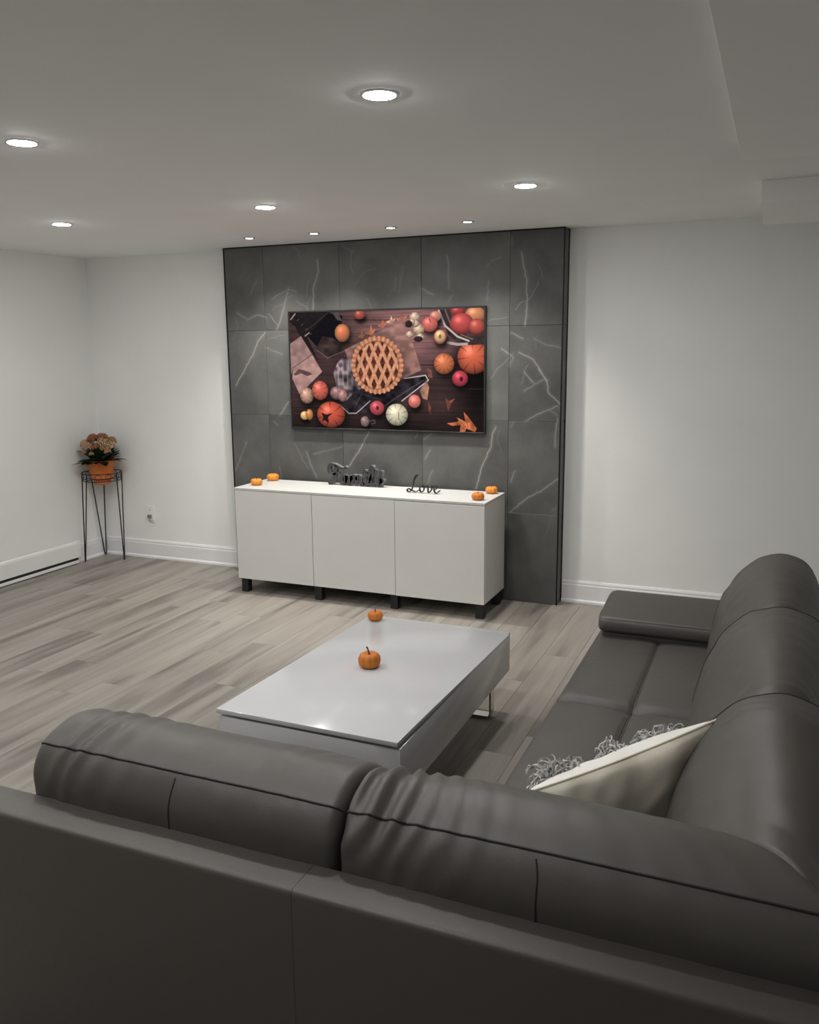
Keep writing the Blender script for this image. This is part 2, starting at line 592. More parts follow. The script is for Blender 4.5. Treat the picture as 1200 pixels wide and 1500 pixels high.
bm = bmesh.new(); base_prof(bm, (XL + .025, -.0005), (PL - .005, -.0005), (0, -1))
struct('baseboard_back_left', bm, M['trim'], label='white baseboard left of the tiled panel')
bm = bmesh.new(); base_prof(bm, (PR + .006, -.0005), (XR - .001, -.0005), (0, -1))
struct('baseboard_back_right', bm, M['trim'], label='white baseboard right of the tiled panel')
bm = bmesh.new(); base_prof(bm, (XL + .0005, YN + .001), (XL + .0005, -.0005), (1, 0))
struct('baseboard_left', bm, M['trim'], label='white baseboard along the left wall')

# floor planks: one object each, shared meshes
PW, PLN = 0.182, 1.22


def plank_mesh(name, w, l):
    bm = boxm(-w / 2 + .0005, w / 2 - .0005, -l / 2 + .0005, l / 2 - .0005, -0.006, 0.0, bev=0.0008, seg=1)
    me = bpy.data.meshes.new(name)
    bmesh.ops.recalc_face_normals(bm, faces=bm.faces)
    bm.to_mesh(me); bm.free()
    me.materials.append(M['plank'])
    return me


_pc = {}
rng = random.Random(11)
x = XL
nrow = 0
while x < 4.2:
    w = PW
    y = YB
    first = rng.choice([0.25, 0.45, 0.65, 0.85, 1.05, 1.22])
    ln = first
    while y > -5.9:
        key = (round(w, 3), round(ln, 3))
        if key not in _pc:
            _pc[key] = plank_mesh('plank', w, ln)
        o = bpy.data.objects.new('plank', _pc[key])
        COL.objects.link(o)
        o.parent = floor
        o.location = (x + w / 2, y - ln / 2, 0)
        y -= ln
        ln = PLN
    x += w
    nrow += 1
# plain remainder of the floor, out of view behind and beside the sofa
o = obj('floor_remainder', boxm(x, XR, YN, 0, -0.0065, 0), M['subfloor'], floor)
o = obj('floor_remainder', boxm(XL, x, YN, y, -0.0065, 0), M['subfloor'], floor)

# ---------------------------------------------------------------- tiled accent wall
acc = thing('tiled_accent_wall', 'dark grey veined marble tile panel with black edge trim behind the television', 'tiled panel', ((PL + PR) / 2, -0.06, 0))
obj('backing', boxm(PL + .004, PR - .012, PF + .011, -.0005, 0.0005, H - .001), M['grout'], acc)
xs = [PL + .004, 0.0, 0.6, 1.2, 1.8, PR - .006]
zs = [0.0005, 0.6, 1.2, 1.8, H - .008]
for i in range(5):
    for j in range(4):
        g = 0.0009
        c = V((xs[i] + xs[i + 1]) / 2, PF + .005, (zs[j] + zs[j + 1]) / 2)
        hw, hh = (xs[i + 1] - xs[i]) / 2 - g, (zs[j + 1] - zs[j]) / 2 - g
        dy = rng.uniform(-.0006, .0006)
        bm = boxm(-hw, hw, -.005 + dy, .0055, -hh, hh, bev=0.0008, seg=1)
        uvl = bm.loops.layers.uv.new('UVMap')
        for f in bm.faces:
            for l in f.loops:
                l[uvl].uv = ((c.x + l.vert.co.x - PL) / (PR - PL), (c.z + l.vert.co.z) / H)
        obj('tile', bm, M['marble'], acc, loc=c)
for j in range(4):
    c = V(PR - .0065, PF / 2 - .0005, (zs[j] + zs[j + 1]) / 2)
    hh = (zs[j + 1] - zs[j]) / 2 - .0009
    bm = boxm(-.005, .005, -(-PF) / 2 + .008, (-PF) / 2 - .008, -hh, hh, bev=0.0008, seg=1)
    uvl = bm.loops.layers.uv.new('UVMap')
    for f in bm.faces:
        for l in f.loops:
            l[uvl].uv = (0.52 + l.vert.co.y, (c.z + l.vert.co.z) / H)
    obj('tile', bm, M['marble'], acc, loc=c)
obj('edge_trim', boxm(PL - .004, PL + .004, PF - .003, -.0005, 0.0005, H - .001), M['black_metal'], acc)
obj('edge_trim', boxm(PR - .0065, PR + .0015, PF - .003, PF + .006, 0.0005, H - .001), M['black_metal'], acc)
obj('edge_trim', boxm(PR - .0065, PR + .003, -.010, -.0005, 0.0005, H - .001), M['black_metal'], acc)
obj('edge_trim', boxm(PL + .004, PR - .006, PF - .003, PF + .006, H - .009, H - .001), M['black_metal'], acc)

# ---------------------------------------------------------------- television with the picture on its screen
TVX0, TVX1, TVZ0, TVZ1, TVY = 0.203, 1.652, 1.108, 1.926, -0.152


def screen_image():
    W_, H_ = 880, 496
    S = 3.871

    def uvp(x, y):            # coordinates read off the screen -> 0..1
        v = (y - 45) / 684.0
        for _ in range(3):
            xl = 38 + 20 * v; xr = 1140
            u = (x - xl) / (xr - xl)
            yt = 62 - 34 * u; yb = 712 + 33 * u
            v = (y - yt) / (yb - yt)
        return u * W_, v * H_
    yy, xx = np.mgrid[0:H_, 0:W_].astype(float)
    img = np.zeros((H_, W_, 3))
    rng = np.random.RandomState(2)

    def smooth_noise(sx, sy, seed):
        r = np.random.RandomState(seed)
        g = r.rand(int(H_ / sy) + 3, int(W_ / sx) + 3)
        fy, fx = yy / sy, xx / sx
        iy, ix = fy.astype(int), fx.astype(int)
        ty, tx = fy - iy, fx - ix
        ty = ty * ty * (3 - 2 * ty); tx = tx * tx * (3 - 2 * tx)
        return (g[iy, ix] * (1 - ty) * (1 - tx) + g[iy, ix + 1] * (1 - ty) * tx + g[iy + 1, ix] * ty * (1 - tx) + g[iy + 1, ix + 1] * ty * tx)
    # dark boards
    wood = 0.75 + 0.5 * smooth_noise(140, 5, 1) * 0.6 + 0.25 * (smooth_noise(60, 40, 2) - .5)
    u, v = xx / W_, yy / H_
    base = np.stack([0.36 * wood, 0.235 * wood, 0.23 * wood], -1)
    light = np.exp(-((u - .62) / .30) ** 2 - ((v - .12) / .33) ** 2)
    img = base * (0.72 + 1.15 * light[..., None])
    img *= np.clip(1.15 - 0.95 * np.exp(-((u - 1.0) / .16) ** 2 - ((v - .62) / .38) ** 2), .08, 1)[..., None]
    img *= np.clip(1.0 - 0.5 * np.clip((v - .78) / .2, 0, 1), .3, 1)[..., None]
    for yl, x0, x1, c in ((98, 360, 700, .05), (352, 800, 1010, .03), (225, 740, 900, .6), (490, 850, 1140, .45), (598, 45, 220, .08), (628, 500, 1140, .08)):
        a, b = uvp(x0, yl), uvp(x1, yl)
        mk = (xx > a[0]) & (xx < b[0]) & (np.abs(yy - (a[1] + (b[1] - a[1]) * (xx - a[0]) / (b[0] - a[0]))) < 1.6)
        img[mk] = img[mk] * .4 + c * np.array([.55, .42, .42]) * .6

    def inside(poly):
        P = [uvp(*p) for p in poly]
        m = np.zeros((H_, W_), bool)
        j = len(P) - 1
        for i in range(len(P)):
            (xi, yi), (xj, yj) = P[i], P[j]
            c = ((yi > yy) != (yj > yy)) & (xx < (xj - xi) * (yy - yi) / (yj - yi + 1e-9) + xi)
            m ^= c
            j = i
        return m

    def poly(p, col, noise_amt=.15, seed=5, op=1.0):
        m = inside(p)
        n = 1 + noise_amt * (smooth_noise(22, 16, seed) - .5) * 2
        c = np.array(col)[None, None] * n[..., None]
        img[m] = img[m] * (1 - op) + c[m] * op
        return m

    def line(p, wid, col, op=1.0):
        P = [uvp(*q) for q in p]
        for (x0, y0), (x1, y1) in zip(P, P[1:]):
            dx, dy = x1 - x0, y1 - y0
            t = np.clip(((xx - x0) * dx + (yy - y0) * dy) / (dx * dx + dy * dy + 1e-9), 0, 1)
            d = np.hypot(xx - x0 - t * dx, yy - y0 - t * dy)
            k = np.clip((wid - d), 0, 1)[..., None] * op
            img[:] = img * (1 - k) + np.array(col) * k

    def ell(cx, cy, rx, ry):
        c = uvp(cx, cy)
        sx, sy = W_ / 1092.0, H_ / 684.0
        return (xx - c[0]) / (rx * sx), (yy - c[1]) / (ry * sy)

    def shadow(cx, cy, rx, ry, s=.75):
        a, b = ell(cx + 8, cy + 22, rx * 1.15, ry * 1.15)
        img[:] = img * (1 - s * np.exp(-(a * a + b * b) ** 2))[..., None]

    def ball(cx, cy, rx, ry, col, dark=.45, ribs=0, hl=.25, shade=True, rot=0):
        if shade: shadow(cx, cy, rx, ry)
        a, b = ell(cx, cy, rx, ry)
        r2 = a * a + b * b
        m = r2 < 1
        l = np.clip(1.0 - .25 * (a * .3 + b * .8) - dark * r2 ** 1.5 * .8, .15, 1.4)
        if ribs:
            th = np.arctan2(b, a) + rot
            l = l * (1 - .28 * (np.abs(np.cos(th * ribs / 2)) < .22) * np.clip(r2 * 3, 0, 1))
        c = np.array(col)[None, None] * l[..., None]
        h = np.exp(-((a + .3) ** 2 + (b + .4) ** 2) / .09) * hl
        c = c + h[..., None] * np.array([1, .8, .75])
        img[m] = c[m]
        return a, b

    P3 = np.array
    # laptop and dark cloth, top left
    poly([(40, 62), (300, 45), (150, 195), (40, 110)], (.11, .085, .09))
    poly([(150, 190), (270, 60), (360, 75), (350, 180), (300, 300), (215, 260)], (.055, .045, .07))
    poly([(60, 110), (150, 200), (250, 400), (215, 330), (110, 200)], (.10, .08, .09))
    line([(135, 165), (275, 60)], 1.6, (.30, .22, .22))
    for k in range(5):
        line([(60 + k * 26, 78 + k * 26), (72 + k * 26, 70 + k * 26)], 1.5, (.55, .45, .42), .8)
    line([(48, 98), (75, 66)], 3, (.75, .62, .58)); line([(135, 190), (160, 172)], 3.2, (.65, .55, .52))
    poly([(300, 60), (330, 55), (360, 105), (330, 100)], (.35, .30, .30))
    # notebook
    poly([(42, 235), (110, 190), (178, 295), (60, 372), (46, 420)], (.62, .455, .43))
    poly([(60, 372), (178, 295), (238, 392), (100, 522), (55, 432)], (.71, .52, .48))
    line([(60, 372), (178, 295)], 2.2, (.42, .29, .28))
    poly([(62, 408), (95, 378), (130, 385), (180, 405), (150, 418), (110, 402), (75, 415)], (.30, .20, .20), op=.85)
    # glass with orange drink
    poly([(200, 265), (240, 190), (300, 200), (390, 250), (300, 320)], (.22, .16, .15), .4)
    line([(205, 268), (270, 315), (395, 262)], 2, (.55, .42, .38), .7)
    ball(358, 172, 44, 52, (.70, .45, .25), .3, hl=.1)
    ball(358, 172, 33, 42, (.93, .45, .27), .15, hl=.15, shade=False)
    ball(460, 70, 30, 26, (.72, .28, .22), .3)
    # board / parchment under the pie
    poly([(372, 268), (560, 170), (700, 108), (760, 230), (808, 382), (720, 425), (560, 500), (420, 400)], (.66, .445, .40), .22)
    for k in range(7):
        line([(690 + 12 * k, 200 + 28 * k), (760 + 4 * k, 190 + 28 * k)], 1.2, (.5, .32, .28), .5)
    # leaves round the top
    for cx, cy, r, c in ((525, 160, 36, (.80, .45, .28)), (472, 185, 26, (.72, .40, .25)), (592, 122, 32, (.72, .38, .28)), (640, 100, 30, (.85, .62, .45)), (700, 85, 36, (.70, .40, .32))):
        poly([(cx - r, cy + r * .3), (cx - r * .2, cy - r * .1), (cx, cy - r), (cx + r * .25, cy - r * .1), (cx + r * .8, cy - r * .4), (cx + r * .4, cy + r * .4), (cx, cy + r * .7)], c, .3)
    # cloths
    poly([(305, 400), (330, 340), (372, 298), (425, 345), (405, 400), (470, 490), (420, 520), (380, 560), (330, 500)], (.50, .42, .44), .8, 9)
    for k in range(9):
        line([(318 + k * 14, 330 + (k % 3) * 14), (325 + k * 13, 470)], 1.5, (.85, .78, .78) if k % 2 else (.25, .18, .22), .8)
    poly([(375, 580), (440, 490), (540, 530), (640, 490), (720, 425), (835, 410), (848, 440), (730, 545), (600, 600), (480, 630), (400, 640)], (.15, .12, .145), .8, 12)
    line([(340, 580), (395, 632), (440, 632), (520, 560)], 2.6, (.78, .72, .74))
    line([(715, 430), (830, 412), (846, 440), (700, 560)], 2.8, (.85, .78, .76))
    line([(600, 590), (700, 520), (820, 440)], 1.6, (.55, .50, .50), .8)
    line([(430, 600), (470, 520), (560, 545)], 1.6, (.42, .38, .42), .8)
    # pie
    shadow(560, 355, 147, 165, .6)
    a, b = ell(560, 355, 147, 165)
    th = np.arctan2(b, a); r = np.hypot(a, b)
    edge = 1 + .02 * np.cos(th * 34)
    m = r < edge
    crust = np.stack([.86 + .1 * np.cos(th * 34), .52 + .08 * np.cos(th * 34), .35 + .05 * np.cos(th * 34)], -1) * (.86 + .2 * smooth_noise(9, 9, 20))[..., None]
    img[m] = crust[m]
    fill = r < .83
    fc = np.stack([.36 + 0 * r, .15 + 0 * r, .09 + 0 * r], -1) * (.6 + .9 * smooth_noise(8, 8, 21))[..., None]
    img[fill] = fc[fill]
    p = (a * .94 + b * .42) * 3.1; q = (-a * .94 + b * .42) * 3.1 + .25
    ps, qs = np.abs(p - np.round(p)), np.abs(q - np.round(q))
    lat = fill & ((ps < .21) | (qs < .21))
    lc = np.stack([.93 + 0 * r, .60 + 0 * r, .42 + 0 * r], -1) * (1.0 - .9 * np.minimum(ps, qs))[..., None] * (.85 + .3 * smooth_noise(7, 7, 22))[..., None]
    img[lat] = lc[lat]
    ringm = (r > .80) & (r < .86)
    img[ringm] *= .78
    # fruit, squashes
    ball(145, 530, 42, 48, (.83, .60, .48), .5, 8)
    ball(225, 500, 49, 57, (.90, .36, .28), .4, 8)
    ball(330, 515, 46, 40, (.62, .42, .42), .5, 6)
    ball(360, 530, 28, 36, (.72, .48, .44), .4, 4, shade=False)
    ball(290, 640, 84, 78, (.88, .30, .20), .5, 7, rot=.3)
    poly([(232, 628), (262, 640), (300, 630), (272, 655), (276, 690), (252, 672), (235, 680), (244, 655)], (.12, .07, .07))
    ball(130, 645, 26, 26, (.92, .72, .42), .3); ball(160, 640, 22, 34, (.86, .50, .22), .5, shade=False)
    ball(560, 601, 42, 42, (.82, .26, .30), .4); ball(562, 601, 8, 12, (.35, .12, .12), .2, shade=False, hl=0)
    ball(672, 640, 62, 64, (.90, .86, .70), .45, 9)
    line([(682, 625), (682, 668)], 2, (.40, .34, .24))
    ball(770, 562, 34, 38, (.93, .42, .38), .25); ball(770, 562, 20, 22, (.98, .50, .42), .1, shade=False)
    ball(490, 680, 26, 32, (.58, .44, .42), .4, 5); line([(515, 680), (545, 672), (548, 690), (525, 695)], 3, (.30, .26, .27))
    ball(1085, 308, 84, 92, (.92, .36, .22), .5, 8, rot=.5)
    ball(930, 345, 54, 58, (.91, .43, .23), .4, 10)
    line([(900, 270), (960, 300)], 1.6, (.45, .25, .18))
    ball(1015, 430, 42, 44, (.82, .20, .27), .45); ball(1022, 432, 9, 13, (.30, .08, .10), .1, shade=False, hl=0)
    # basket with apples, top right
    poly([(905, 40), (960, 38), (985, 130), (1060, 190), (1140, 200), (1140, 235), (1020, 240), (950, 180)], (.20, .16, .16), .3)
    line([(900, 45), (935, 130), (1000, 190), (1060, 215)], 4.5, (.80, .72, .70)); line([(935, 40), (965, 125), (1020, 180), (1080, 205)], 3, (.55, .38, .34))
    line([(950, 225), (1000, 235), (1050, 232)], 6, (.72, .64, .62))
    ball(1000, 48, 38, 28, (.72, .20, .20), .4, shade=False)
    ball(1092, 68, 52, 46, (.88, .52, .32), .4, shade=False)
    ball(1022, 118, 62, 58, (.84, .26, .25), .45, shade=False)
    ball(1100, 135, 44, 44, (.80, .30, .24), .5, shade=False)
    ball(882, 78, 30, 30, (.86, .50, .42), .3)
    ball(852, 122, 43, 42, (.90, .38, .34), .35); line([(850, 92), (856, 108)], 2, (.3, .15, .1))
    ball(908, 192, 34, 40, (.78, .36, .28), .2); ball(908, 190, 28, 33, (.90, .72, .48), .2, shade=False); ball(908, 190, 8, 12, (.62, .42, .22), .1, shade=False, hl=0)
    for cx, cy, q in ((770, 82, 28), (792, 152, 30), (742, 180, 20), (775, 118, 20), (800, 195, 22), (755, 110, 18)):
        ball(cx, cy, q, q, (.86, .72, .58), .45, 4, shade=False)
    ball(738, 120, 20, 20, (.18, .13, .13), .2, shade=False, hl=0); ball(790, 205, 24, 16, (.22, .12, .14), .2, shade=False, hl=0)
    # dry leaves at the right and bottom
    for pts, c in (([(800, 500), (835, 440), (850, 480), (840, 555), (815, 545)], (.62, .42, .33)), ([(938, 540), (955, 560), (990, 545), (968, 575), (955, 618), (945, 590)], (.50, .24, .19)),
                   ([(845, 560), (858, 590), (862, 640), (846, 620)], (.50, .25, .19)), ([(838, 370), (862, 380), (868, 430), (845, 420)], (.45, .25, .2)),
                   ([(945, 690), (1010, 680), (1000, 655), (1045, 680), (1035, 622), (1065, 660), (1105, 720), (1095, 742), (1050, 720), (1040, 750), (1015, 740), (1020, 700), (975, 705)], (.78, .37, .20))):
        poly(pts, c, .35, 30)
    line([(1050, 715), (1000, 660)], 1.4, (.5, .2, .12)); line([(1060, 715), (1042, 640)], 1.4, (.5, .2, .12))
    # soften a little, like the display seen from across the room
    for ax in (0, 1):
        img = (np.roll(img, 1, ax) + 2 * img + np.roll(img, -1, ax)) / 4
    return new_image('screen_picture', np.clip((img * .82 + img.mean(-1, keepdims=True) * .18) * .90 + .035, 0, 1))


def screen_mat():
    m = bpy.data.materials.new('lit_screen')
    m.use_nodes = True
    nt = m.node_tree
    b = nt.nodes['Principled BSDF']
    b.inputs['Base Color'].default_value = (0.01, 0.01, 0.012, 1)
    b.inputs['Roughness'].default_value = 0.35
    tc = node(m, 'ShaderNodeTexCoord')
    im = node(m, 'ShaderNodeTexImage')
    im.image = screen_image()
    im.extension = 'EXTEND'
    lk(m, tc.outputs['UV'], im.inputs[0])
    lk(m, im.outputs[0], b.inputs['Emission Color'])
    b.inputs['Emission Strength'].default_value = SCREEN
    return m


tv = thing('television', 'flat black-framed television showing an autumn pie picture, hung on dark tiles', 'television', ((TVX0 + TVX1) / 2, TVY + .02, TVZ0))
obj('back_panel', boxm(TVX0 + .004, TVX1 - .004, TVY + .006, PF - .0035, TVZ0 + .004, TVZ1 - .004), M['black_plastic'], tv)
bm = bmesh.new()
fw = 0.011
box(bm, TVX0, TVX1, TVY, TVY + .024, TVZ1 - fw, TVZ1, .0012, 1)
box(bm, TVX0, TVX1, TVY, TVY + .024, TVZ0, TVZ0 + fw * 1.2, .0012, 1)
box(bm, TVX0, TVX0 + fw, TVY, TVY + .024, TVZ0 + fw * 1.2, TVZ1 - fw, .0012, 1)
box(bm, TVX1 - fw, TVX1, TVY, TVY + .024, TVZ0 + fw * 1.2, TVZ1 - fw, .0012, 1)
obj('bezel', bm, M['black_plastic'], tv)
bm = bmesh.new()
sx0, sx1, sz0, sz1 = TVX0 + fw, TVX1 - fw, TVZ0 + fw * 1.2, TVZ1 - fw
vs = [bm.verts.new(p) for p in ((sx0, TVY + .003, sz0), (sx1, TVY + .003, sz0), (sx1, TVY + .003, sz1), (sx0, TVY + .003, sz1))]
f = bm.faces.new(vs)
uvl = bm.loops.layers.uv.new('UVMap')
for l, q in zip(f.loops, ((0, 0), (1, 0), (1, 1), (0, 1))):
    l[uvl].uv = q
bmesh.ops.solidify(bm, geom=bm.faces[:], thickness=0.003)
obj('screen', bm, screen_mat(), tv)

# ---------------------------------------------------------------- recessed lights
LX = (-0.425, 0.927, 2.286)
LY = (-1.55, -3.105, -4.66)


def downlight(x, y, label):
    t = thing('downlight', label, 'ceiling light', (x, y, H), 'round recessed ceiling lights')
    bm = bmesh.new()
    lathe(bm, [(0.047, -0.0005), (0.058, -0.0005), (0.057, -0.004), (0.047, -0.005)], (x, y, H), 40, False, False)
    n = 40
    bm.verts.ensure_lookup_table()
    for k in range(n):
        bm.faces.new((bm.verts[3 * n + k], bm.verts[3 * n + (k + 1) % n], bm.verts[(k + 1) % n], bm.verts[k]))
    obj('trim_ring', bm, M['lamp_trim'], t, 40)
    bm = bmesh.new()
    lathe(bm, [(0.0465, -0.001), (0.0465, -0.003), (0.040, -0.0062), (0.026, -0.0078), (0.010, -0.0085)], (x, y, H), 40)
    obj('diffuser', bm, M['lamp'], t, 60)


names = {(0, 0): 'round recessed ceiling light nearest the left corner with the plant stand',
         (1, 0): 'round recessed ceiling light in front of the left part of the tiled panel',
         (2, 0): 'round recessed ceiling light nearest the right end of the tiled panel',
         (0, 1): 'round recessed ceiling light of the nearer row, closest to the left wall',
         (1, 1): 'round recessed ceiling light at the left edge of the photo',
         (2, 1): 'largest and brightest round recessed ceiling light, top middle of the photo'}
for i, w_ in enumerate(('leftmost', 'middle', 'rightmost')):
    names[(i, 2)] = w_ + ' round recessed ceiling light above the near sofa back, out of frame'
for j, y in enumerate(LY):
    for i, x in enumerate(LX):
        downlight(x, y, names[(i, j)])

SPX = ((0.160, -0.527, 'leftmost of the four small spotlights along the top of the tiled panel'),
       (0.645, -0.54, 'second from left of the four small spotlights above the tiled panel'),
       (1.183, -0.563, 'third from left of the four small spotlights above the tiled panel'),
       (1.680, -0.590, 'rightmost of the four small spotlights above the tiled panel'))
for x, y, lab in SPX:
    t = thing('spotlight', lab, 'ceiling light', (x, y, H), 'small ceiling spotlights by the tiled panel')
    bm = bmesh.new()
    lathe(bm, [(0.026, -0.0005), (0.036, -0.0005), (0.035, -0.004), (0.026, -0.0045)], (x, y, H), 32, False, False)
    n = 32
    bm.verts.ensure_lookup_table()
    for k in range(n):
        bm.faces.new((bm.verts[3 * n + k], bm.verts[3 * n + (k + 1) % n], bm.verts[(k + 1) % n], bm.verts[k]))
    obj('trim_ring', bm, M['spot_trim'], t, 40)
    bm = bmesh.new()
    lathe(bm, [(0.0255, -0.0008), (0.0255, -0.0022), (0.012, -0.0030)], (x, y, H), 32)
    obj('lens', bm, M['spot'], t, 60)
    ld = bpy.data.lights.new('spotlight_beam', 'SPOT')
    ld.energy = SPOT
    ld.color = (1.0, 0.965, 0.89)
    ld.spot_size = math.radians(102)
    ld.spot_blend = 1.0
    ld.shadow_soft_size = 0.022
    lo = bpy.data.objects.new('spotlight_beam', ld)
    COL.objects.link(lo)
    lo.parent = t
    lo.location = (0, 0, -0.03)
    lo.rotation_euler = (math.radians(7), 0, 0)      # gimbal turned a little towards the tiles

# ---------------------------------------------------------------- media cabinet
CF, CB, CZ0, CZ1 = -0.600, -0.182, 0.10, 0.74
cab = thing('media_cabinet', 'long white three-door cabinet on black legs below the television', 'cabinet', (0.9, (CF + CB) / 2, 0))
bm = bmesh.new()
t_ = 0.018
box(bm, 0, t_, CF + .020, CB, CZ0, CZ1 - .016, .001, 1)
box(bm, 1.8 - t_, 1.8, CF + .020, CB, CZ0, CZ1 - .016, .001, 1)
box(bm, t_, 1.8 - t_, CF + .021, CB, CZ0, CZ0 + .018)
box(bm, t_, 1.8 - t_, CB - .008, CB - .001, CZ0 + .018, CZ1 - .016)
for x in (0.6, 1.2):
    box(bm, x - .009, x + .009, CF + .022, CB - .009, CZ0 + .018, CZ1 - .016)
obj('carcass', bm, M['cab'], cab)
obj('top_panel', boxm(-.001, 1.801, CF - .001, CB + .001, CZ1 - .0155, CZ1, bev=.0015, seg=2), M['cab_top'], cab)
for k, (dz, dy) in enumerate(((0, 0), (0, 0), (-.0015, -.002))):
    obj('door', boxm(.6 * k + .0018, .6 * k + .5982, CF + dy, CF + .0185 + dy, CZ0 + .001 + dz, CZ1 - .018 + dz, bev=.0012, seg=2), M['cab'], cab)
for x in (0.038, 0.62, 1.18, 1.762):
    for y in (CF + .045, CB - .045):
        obj('leg', boxm(x - .026, x + .026, y - .026, y + .026, 0.0002, CZ0 - .0005, bev=.002, seg=1), M['leg_black'], cab)

# ---------------------------------------------------------------- small pumpkins


def pumpkin(loc, r, h, m, label, group, stem_h=0.012, lean=(0.3, 0.1), ribs=9, phase=0.0, stemcol=None, flat=False):
    t = thing('mini_pumpkin', label, 'pumpkin', loc, group)
    bm = bmesh.new()
    nu, nv = 72, 22
    rows = []
    for j in range(nv + 1):
        ph = math.pi * j / nv
        row = []
        for i in range(nu):
            th = 2 * math.pi * i / nu
            rib = abs(math.cos((th + phase) * ribs / 2)) ** 0.55
            k = 0.90 + 0.10 * rib
            rr = r * math.sin(ph) ** 0.72 * (k if 0 < j < nv else 1)
            zz = h / 2 * (1 + math.copysign(abs(math.cos(ph)) ** 0.85, math.cos(ph)))
            dip = 0.16 * h * math.exp(-(math.sin(ph) / 0.35) ** 2)
            zz += -dip if ph < math.pi / 2 else dip * 0.5
            row.append(V(loc[0] + rr * math.cos(th), loc[1] + rr * math.sin(th), loc[2] + zz))
        rows.append(row)
    zmin = min(p.z for row in rows for p in row) - loc[2]
    vr = [[bm.verts.new(p - V(0, 0, zmin - .0004)) for p in row] for row in rows]
    for A, B in zip(vr, vr[1:]):
        for i in range(nu):
            try:
                bm.faces.new((A[i], A[(i + 1) % nu], B[(i + 1) % nu], B[i]))
            except ValueError:
                pass
    bmesh.ops.remove_doubles(bm, verts=bm.verts, dist=1e-5)
    obj('flesh', bm, m, t, 80)
    bm = bmesh.new()
    z0 = loc[2] + h * 0.80 - zmin
    pts = [V(loc[0] + lean[0] * stem_h * s ** 1.6, loc[1] + lean[1] * stem_h * s ** 1.6, z0 + (h * 0.16 + stem_h) * s) for s in (0, .25, .5, .75, 1)]
    tube(bm, pts, [r * .15, r * .085, r * .07, r * .065, r * .08], 8)
    obj('stem', bm, stemcol or M['stem'], t, 50)
    return t


G1 = 'mini pumpkins on the white cabinet'
ZC = CZ1
pumpkin((0.088, -0.455, ZC), 0.041, 0.050, M['pumpkin'], 'small orange pumpkin at the left front of the white cabinet top', G1, .010, (.2, 0))
pumpkin((0.085, -0.236, ZC), 0.044, 0.055, M['pumpkin'], 'small yellowish-orange pumpkin at the left back of the white cabinet top', G1, .002, (0, 0), phase=.3, stemcol=M['pumpkin'])
pumpkin((1.722, -0.500, ZC), 0.040, 0.052, M['pumpkin_deep'], 'small deep orange pumpkin at the right front of the white cabinet top', G1, .004, (.2, 0), phase=.6)
pumpkin((1.728, -0.240, ZC), 0.040, 0.050, M['pumpkin'], 'small orange pumpkin at the right back corner of the white cabinet top', G1, .010, (-.2, 0), phase=.9)
G2 = 'mini pumpkins on the coffee table'
ZT = 0.400
pumpkin((1.936, -2.520, .3856 + .0118 + .0060), 0.046, 0.068, M['pumpkin_deep'], 'larger orange pumpkin with dark stem in the middle of the coffee table', G2, .022, (-.55, .1), ribs=10)
pumpkin((1.685, -1.930, .3856 + .0074 + .0004), 0.037, 0.050, M['pumpkin_deep'], 'small orange pumpkin at the far left corner of the coffee table', G2, .010, (.1, 0), phase=.4)

# ---------------------------------------------------------------- word signs


def ribbon(strokes, wid, depth, at, s, front, side, name, parent, yaw=0.0, slant=0.0, grow=1.0):
    """one letter: strokes (cm) drawn with a round pen, extruded to depth"""
    bm = bmesh.new()
    for st in strokes:
        if len(st) == 1:
            pts = [(st[0][0] + .5 * wid * math.cos(a), st[0][1] + .5 * wid * math.sin(a)) for a in np.linspace(0, 6.0, 8)]
        else:
            pts = crom(st, 7)
        L, R = [], []
        N = len(pts)
        for i, p in enumerate(pts):
            a, b = pts[max(i - 1, 0)], pts[min(i + 1, N - 1)]
            dx, dz = b[0] - a[0], b[1] - a[1]
            d = math.hypot(dx, dz) or 1
            # heavier on downstrokes
            w = wid * (0.62 + 0.38 * abs(dz / d)) / 2
            if i in (0, N - 1): w *= .7
            L.append((p[0] - dz / d * w, p[1] + dx / d * w)); R.append((p[0] + dz / d * w, p[1] - dx / d * w))

        def vv(q, y):
            return bm.verts.new((at[0] + (q[0] + slant * q[1]) * s, at[1] + y, at[2] + max(q[1], 0.0) * s + .0004))
        lf, rf = [vv(q, -depth / 2) for q in L], [vv(q, -depth / 2) for q in R]
        lb, rb = [vv(q, depth / 2) for q in L], [vv(q, depth / 2) for q in R]
        for i in range(N - 1):
            f = bm.faces.new((lf[i], rf[i], rf[i + 1], lf[i + 1])); f.material_index = 0
            f = bm.faces.new((lb[i], lb[i + 1], rb[i + 1], rb[i])); f.material_index = 1
            f = bm.faces.new((lf[i], lf[i + 1], lb[i + 1], lb[i])); f.material_index = 1
            f = bm.faces.new((rf[i], rb[i], rb[i + 1], rf[i + 1])); f.material_index = 1
        f = bm.faces.new((lf[0], lb[0], rb[0], rf[0])); f.material_index = 1
        f = bm.faces.new((lf[-1], rf[-1], rb[-1], lb[-1])); f.material_index = 1
    return obj(name, bm, [front, side], parent)


